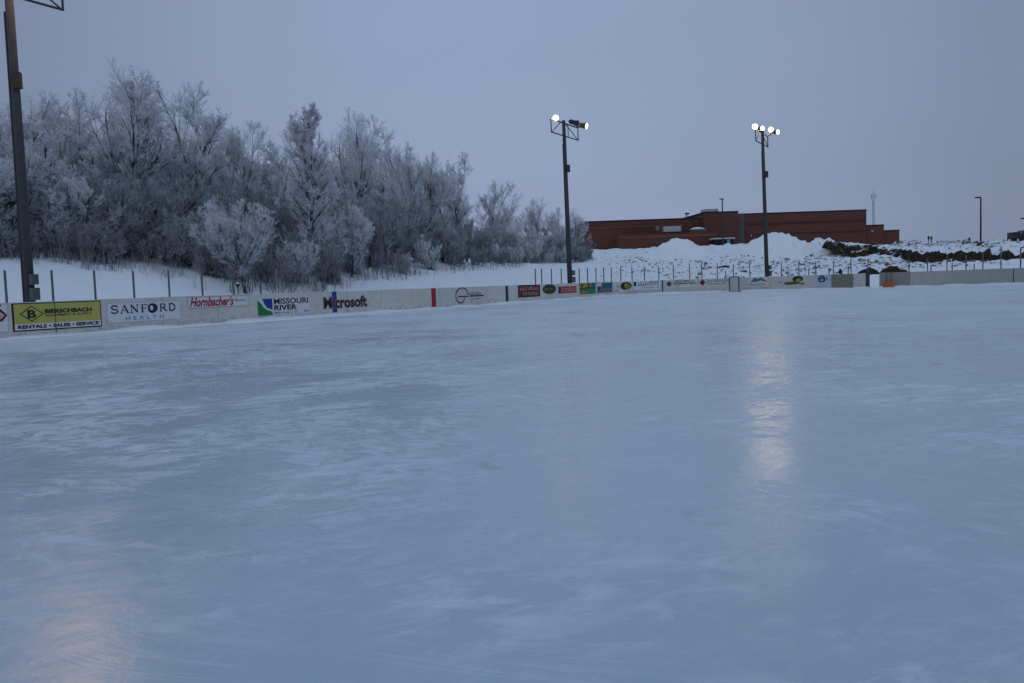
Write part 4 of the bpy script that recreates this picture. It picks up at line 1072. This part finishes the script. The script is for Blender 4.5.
def make_tree(seed, form, H=10.0, name='frosted_tree', twig=None, bark=None, dens=1.0, fat=1.0, slim=1.0):
    r = np.random.default_rng(seed); twig = twig or FROST; bark = PALEBARK if bark == 'pale' else (bark or BARK)
    z3 = np.zeros((1, 3))
    if form == 'leader':
        tr_ = grow(z3, np.array([[0, 0, 1.0]]), np.array([H]), r, 12, .03, .02); TL, TR = np.array([H]), np.array([.15])
        p, d, l, rr = spawn(tr_, TL, TR, r, 46, .10, .97, 26, 46, .46, .80)
        w1, tp1 = .05, .03
    elif form == 'shrub':
        ns = 16; d0 = norm(np.stack([r.normal(0, .38, ns), r.normal(0, .38, ns), np.ones(ns)], 1))
        p = np.stack([r.normal(0, .35, ns), r.normal(0, .35, ns), np.zeros(ns)], 1); d = d0; l = H * r.uniform(.6, 1.05, ns); rr = np.full(ns, .035)
        tr_ = None; w1, tp1 = .12, .04
    else:
        ns = {'spread': 1, 'twin': 2, 'multi': 3}[form]
        d0 = norm(np.stack([r.normal(0, .22, ns), r.normal(0, .22, ns), np.ones(ns)], 1)) if ns > 1 else np.array([[r.normal(0, .05), r.normal(0, .05), 1.0]])
        tl = np.full(ns, H * .62) * r.uniform(.85, 1.1, ns)
        tr_ = grow(np.stack([r.normal(0, .12, ns), r.normal(0, .12, ns), np.zeros(ns)], 1), d0, tl, r, 9, .07, .04); TL, TR = tl, np.full(ns, .19 / ns ** .4) * slim
        p, d, l, rr = spawn(tr_, TL, TR, r, {1: 15, 2: 9, 3: 7}[ns], .25, 1.0, 24, 56, .88, .35)
        w1, tp1 = .085, .09
    # the crown fills a rounded, uneven outline
    ec, er = {'leader': (.54, (.17, .17, .47)), 'shrub': (.45, (.42, .42, .58)), 'pale': (.60, (.46, .46, .42))}.get(form if name != 'frosted_tree' or H > 7 else 'pale', (.60, (.31, .31, .41)))
    er = np.array(er) * H; ec = np.array([0, 0, ec * H]); ph = r.uniform(0, 6.28, 6)
    def rho(q):
        u_ = (q - ec) / er; m = np.linalg.norm(u_, axis=-1) + 1e-6; azm = np.arctan2(u_[..., 1], u_[..., 0]); el = np.arcsin(np.clip(u_[..., 2] / m, -1, 1))
        g_ = 1 + .11 * np.sin(2 * azm + ph[0]) * np.cos(el) + .10 * np.sin(3 * azm + 3 * el + ph[1]) + .07 * np.sin(5 * azm - 4 * el + ph[2]) + .05 * np.sin(7 * el + 2 * azm + ph[3])
        return m / g_
    def clip(p_, d_, l_, lo=.12):
        a_, b_ = rho(p_), rho(p_ + d_ * l_[:, None]); k_ = np.where(b_ > 1, np.clip((1 - a_) / np.maximum(b_ - a_, 1e-3), lo, 1), 1.0)
        return l_ * np.where(b_ > 1, k_ * r.uniform(.82, 1.06, len(l_)), 1.0)
    l = clip(p, d, l * (1.15 if form not in ('leader', 'shrub') else 1.0)); b1 = grow(p, d, l, r, 8, w1, tp1)
    n2 = {'leader': 12, 'shrub': 11}.get(form, 13)
    p2, d2, l2, r2 = spawn(b1, l, rr, r, n2, .12, 1.0, 20, 50, .50, .40); l2 = clip(p2, d2, np.maximum(l2, .35)); b2_ = grow(p2, d2, l2, r, 5, .08, .07)
    p3, d3, l3, r3 = spawn(b2_, l2, r2, r, int(round(12 * dens)), .08, 1.0, 18, 50, .48, .35); l3 = clip(p3, d3, np.maximum(l3, .22), .3); b3_ = grow(p3, d3, l3, r, 3, .09, .04)
    n4 = int(round({'leader': 6, 'shrub': 6}.get(form, 9) * dens))
    p4, d4, l4, r4 = spawn(b3_, l3, r3, r, n4, .06, 1.0, 18, 55, .6, .3); l4 = np.clip(l4, .07, .40)
    top = np.percentile(b3_[:, -1, 2], 99.3); k = H / top
    root = empty(name, (0, 0, 0))
    parts = []
    if tr_ is not None: parts.append(tubes(tr_ * k, TR, TR * .25, 8))
    parts.append(tubes(b1 * k, np.maximum(rr, .02), np.maximum(rr * .3, .012), 5))
    parts.append(tubes(b2_ * k, np.clip(r2, .010, .05) * fat, np.full(len(l2), .006 * fat), 3))
    mesh_np('trunk', parts, bark, root)
    cr = []
    cr.append(tubes(b3_ * k, np.full(len(l3), .0075 * fat), np.full(len(l3), .0045 * fat), 3))
    cr.append(spikes(p4 * k, d4, l4 * k, np.full(len(l4), .0092 * fat)))
    mesh_np('crown', cr, twig, root)
    return root

protos = {}
for key, args in {'spreadA': (101, 'spread'), 'spreadB': (102, 'spread'), 'twinA': (103, 'twin'), 'twinB': (104, 'twin'), 'multiA': (105, 'multi'), 'leaderA': (106, 'leader', 10.0, 'frosted_tree', None, 'pale'), 'leaderB': (107, 'leader')}.items():
    protos[key] = [make_tree(*args), False]
for key, sd, tw in (('shrubA', 201, DULL), ('shrubB', 202, DULL), ('shrubC', 203, FROST)):
    protos[key] = [make_tree(sd, 'shrub', 4.0, 'bare_shrub', tw, BARKD, 1.0, 1.1), False]
protos['paleA'] = [make_tree(305, 'spread', 6.0, 'frosted_tree', FROST2, PALEBARK, 1.0, 1.0, .6), False]
HB = {'shrubA': 4.0, 'shrubB': 4.0, 'shrubC': 4.0, 'paleA': 6.0}

def side_pt(px, o):
    """on the hill: o metres behind the long boards, seen in column px"""
    a = slope_x(px, 270); b = RED0 - INN * o
    t = (a * b[1] - b[0]) / (DIR[0] - a * DIR[1]); q = b + DIR * t
    return q
def plant(key, px, o, ytop=None, H=None, rz=None, label=None, group=None, cat='tree', wide=1.0):
    q = side_pt(px, o)
    for _ in range(2):
        z = hz(q[0], q[1])
        if ytop is not None: H = at(px, ytop, q[1])[2] - z
    pr = protos[key]
    if not pr[1]: ob = pr[0]; pr[1] = True
    else: ob = copy_tree(pr[0])
    ob.location = (q[0], q[1], z - .08); s = H / HB.get(key, 10.0); ob.scale = (s * wide, s * wide, s)
    ob.rotation_euler = (random.uniform(-.03, .03), random.uniform(-.03, .03), random.uniform(0, 6.28) if rz is None else rz)
    for k_ in ('group',):
        if k_ in ob: del ob[k_]
    tag(ob, label, cat, group)
    return ob
G = 'frost covered trees on the hillside'
big = [
 ('spreadA', 30, 21, 90, 'broad frosted tree at the left edge, behind the dark wooden pole', 1.1),
 ('multiA', 78, 20, 84, 'broad frosted tree between the dark wooden pole and the tallest tree', 1.15),
 ('spreadB', 128, 17, 68, 'tallest frosted tree, with a high fan shaped top', 1.2),
 ('leaderB', 152, 22, 82, 'frosted tree close against the right side of the tallest tree', 1.2),
 ('spreadA', 191, 17, 85, 'tall frosted tree with its crown standing clear in the sky right of the tallest', 1.05),
 ('twinB', 244, 21, 122, 'frosted tree with a thin open top left of the straight narrow tree', .9),
 ('multiA', 276, 20, 134, 'rounded frosted tree just left of the straight narrow tree', 1.1),
 ('leaderA', 314, 10, 104, 'straight narrow tree with a single leader and a dark trunk down to the snow', 1.0),
 ('spreadB', 352, 18, 113, 'dense frosted tree right behind the straight narrow tree', .95),
 ('twinA', 380, 21, 120, 'dense frosted tree with a rounded top, second right of the straight narrow tree', 1.0),
 ('spreadA', 407, 17, 146, 'smaller frosted tree leaning right between dense crown and forked tree', .9),
 ('twinB', 428, 19, 153, 'open forked tree with dark limbs spreading like a vase', 1.0),
 ('multiA', 458, 20, 153, 'open frosted tree right of the forked vase shaped tree', 1.0),
 ('spreadA', 497, 19, 181, 'narrow pointed frosted tree before the gap in the treeline', 1.1),
 ('spreadB', 537, 22, 198, 'rounded frosted tree just left of the pole with two lamps', 1.15),
 ('multiA', 558, 20, 207, 'low frosted tree directly behind the pole with two lamps', 1.0),
 ('twinA', 576, 20, 209, 'last frosted tree, overlapping the left end of the brick building', .95),
 ('paleA', 243, 7.6, 198, 'small pale bushy tree with a thick short trunk in front of the thicket', 1.05),
 ('paleA', 352, 9.5, 205, 'small pale bushy tree right of the straight narrow tree', .9),
]
for key, px, o, yt, lab, wd in big: plant(key, px, o, yt, None, None, lab, G, 'tree', wd)
# the rows behind and between
fill = []
for px in list(range(-40, 600, 23)):
    top = float(np.interp(px, [-40, 40, 95, 130, 165, 190, 225, 262, 300, 335, 380, 420, 470, 500, 512, 540, 600], [106, 106, 118, 122, 140, 134, 154, 154, 152, 148, 148, 174, 182, 204, 218, 216, 219]))
    fill.append((px + random.uniform(-8, 8), random.uniform(23, 30), top + random.uniform(-4, 16)))
    fill.append((px + random.uniform(-10, 10), random.uniform(14, 19), top + random.uniform(22, 60)))
for px, o, yt in fill:
    if px > 575: continue
    yt = min(yt, 226)
    plant(random.choice(['spreadA', 'spreadB', 'twinA', 'twinB', 'multiA', 'multiA', 'leaderB']), px, o, yt, None, None,
          'bare frosted tree massed among others in the hillside wood, its top below the skyline crowns' if o < 20 else 'bare frosted tree at the back of the hillside wood, half hidden by nearer crowns', G, 'tree', random.uniform(.95, 1.3))
def edge_o(px): return 1.5 * float(fbm(px * .035, 3.3, 61, 3)) + float(np.interp(px, [-40, 30, 100, 170, 250, 330, 400, 460, 520, 590], [13.5, 13, 11.5, 9.5, 7.2, 7.6, 9.5, 11, 12.5, 15]))
for row, (dlo, dhi, hlo, hhi) in enumerate([(.6, 2.2, 1.6, 3.2), (2.2, 4.2, 2.6, 4.4), (4.0, 7.5, 3.4, 5.4)]):
    px = -45.0
    while px < 588:
        Yq = side_pt(px, edge_o(px) + dlo)[1]; st_ = 1.55 * 850 / Yq * (1.0 if row else 1.05)
        hfac = float(np.interp(px, [380, 480, 590], [1, .8, .6]))
        key = random.choice(['shrubA', 'shrubB', 'shrubA', 'shrubC']) if row < 2 else random.choice(['shrubA', 'shrubB'])
        plant(key, px, edge_o(px) + random.uniform(dlo, dhi), None, random.uniform(hlo, hhi) * hfac, None,
              ['low bare shrub at the snowy front edge of the hillside thicket', 'bare shrub in the middle of the dark hillside thicket', 'tall bare shrub deep in the dark thicket under the trees'][row],
              'shrubs of the hillside thicket', 'shrub', random.uniform(.9, 1.3))
        px += st_ * random.uniform(.75, 1.25)
for k_ in protos:
    if not protos[k_][1]:
        for ch in list(protos[k_][0].children): bpy.data.objects.remove(ch)
        bpy.data.objects.remove(protos[k_][0])

# dry weed stems poking through the snow at the thicket's edge
P, D, L, R = [], [], [], []
for i in range(5200):
    px = random.uniform(-40, 598); o = edge_o(px) + random.gauss(.9, .75); q = side_pt(px, o)
    if o < 4: continue
    if float(fbm(q[0] * .5, q[1] * .5, 91, 3)) < -.05: continue
    P.append((q[0], q[1], 0)); D.append((random.gauss(0, .25), random.gauss(0, .25), 1)); L.append(random.uniform(.2, .75)); R.append(random.uniform(.006, .011))
P = np.array(P); P[:, 2] = height(P[:, 0], P[:, 1]) - .03
V, Fs = spikes(P, norm(np.array(D)), np.array(L), np.array(R))
o = mesh_obj('dry_grass', V, Fs, mat_twig('dry_stem', (.20, .19, .18), (.42, .41, .42), (.5, .52, .55)), origin=(0, 0, 0)); tag(o, 'dry weed stems poking through snow along the thicket', 'dry grass', kind='stuff')

P, D, L, R = [], [], [], []
for i in range(1500):
    px = random.uniform(-40, 596); o = edge_o(px) + random.uniform(-.6, 2.6); q = side_pt(px, o)
    if o < 4.5 or float(fbm(q[0] * .35, q[1] * .35, 95, 3)) < -.1: continue
    h = random.uniform(.7, 2.6); n_ = random.randint(2, 6); d = norm(np.array([random.gauss(0, .12), random.gauss(0, .12), 1.0]))
    P.append((q[0], q[1], hz(q[0], q[1]) - .05)); D.append(d); L.append(h); R.append(random.uniform(.012, .022))
    for k in range(n_):
        t_ = random.uniform(.3, .9); P.append(tuple(np.array(P[-1 - k]) + d * h * t_)); e_ = d + np.array([random.gauss(0, .5), random.gauss(0, .5), 0]); D.append(norm(e_)); L.append(h * random.uniform(.2, .45)); R.append(.009)
V, Fs = spikes(np.array(P), norm(np.array(D)), np.array(L), np.array(R))
o = mesh_obj('brush', V, Fs, mat_twig('brush_stem', (.09, .085, .085), (.26, .26, .28), (.3, .31, .34)), origin=(0, 0, 0)); tag(o, 'thin bare brush stems standing in the snow along the front of the thicket', 'brush', kind='stuff')

SC.render.engine = 'CYCLES'
SC.cycles.use_denoising = True
SC.cycles.max_bounces = 5; SC.cycles.diffuse_bounces = 3; SC.cycles.glossy_bounces = 3
SC.cycles.sample_clamp_indirect = 4
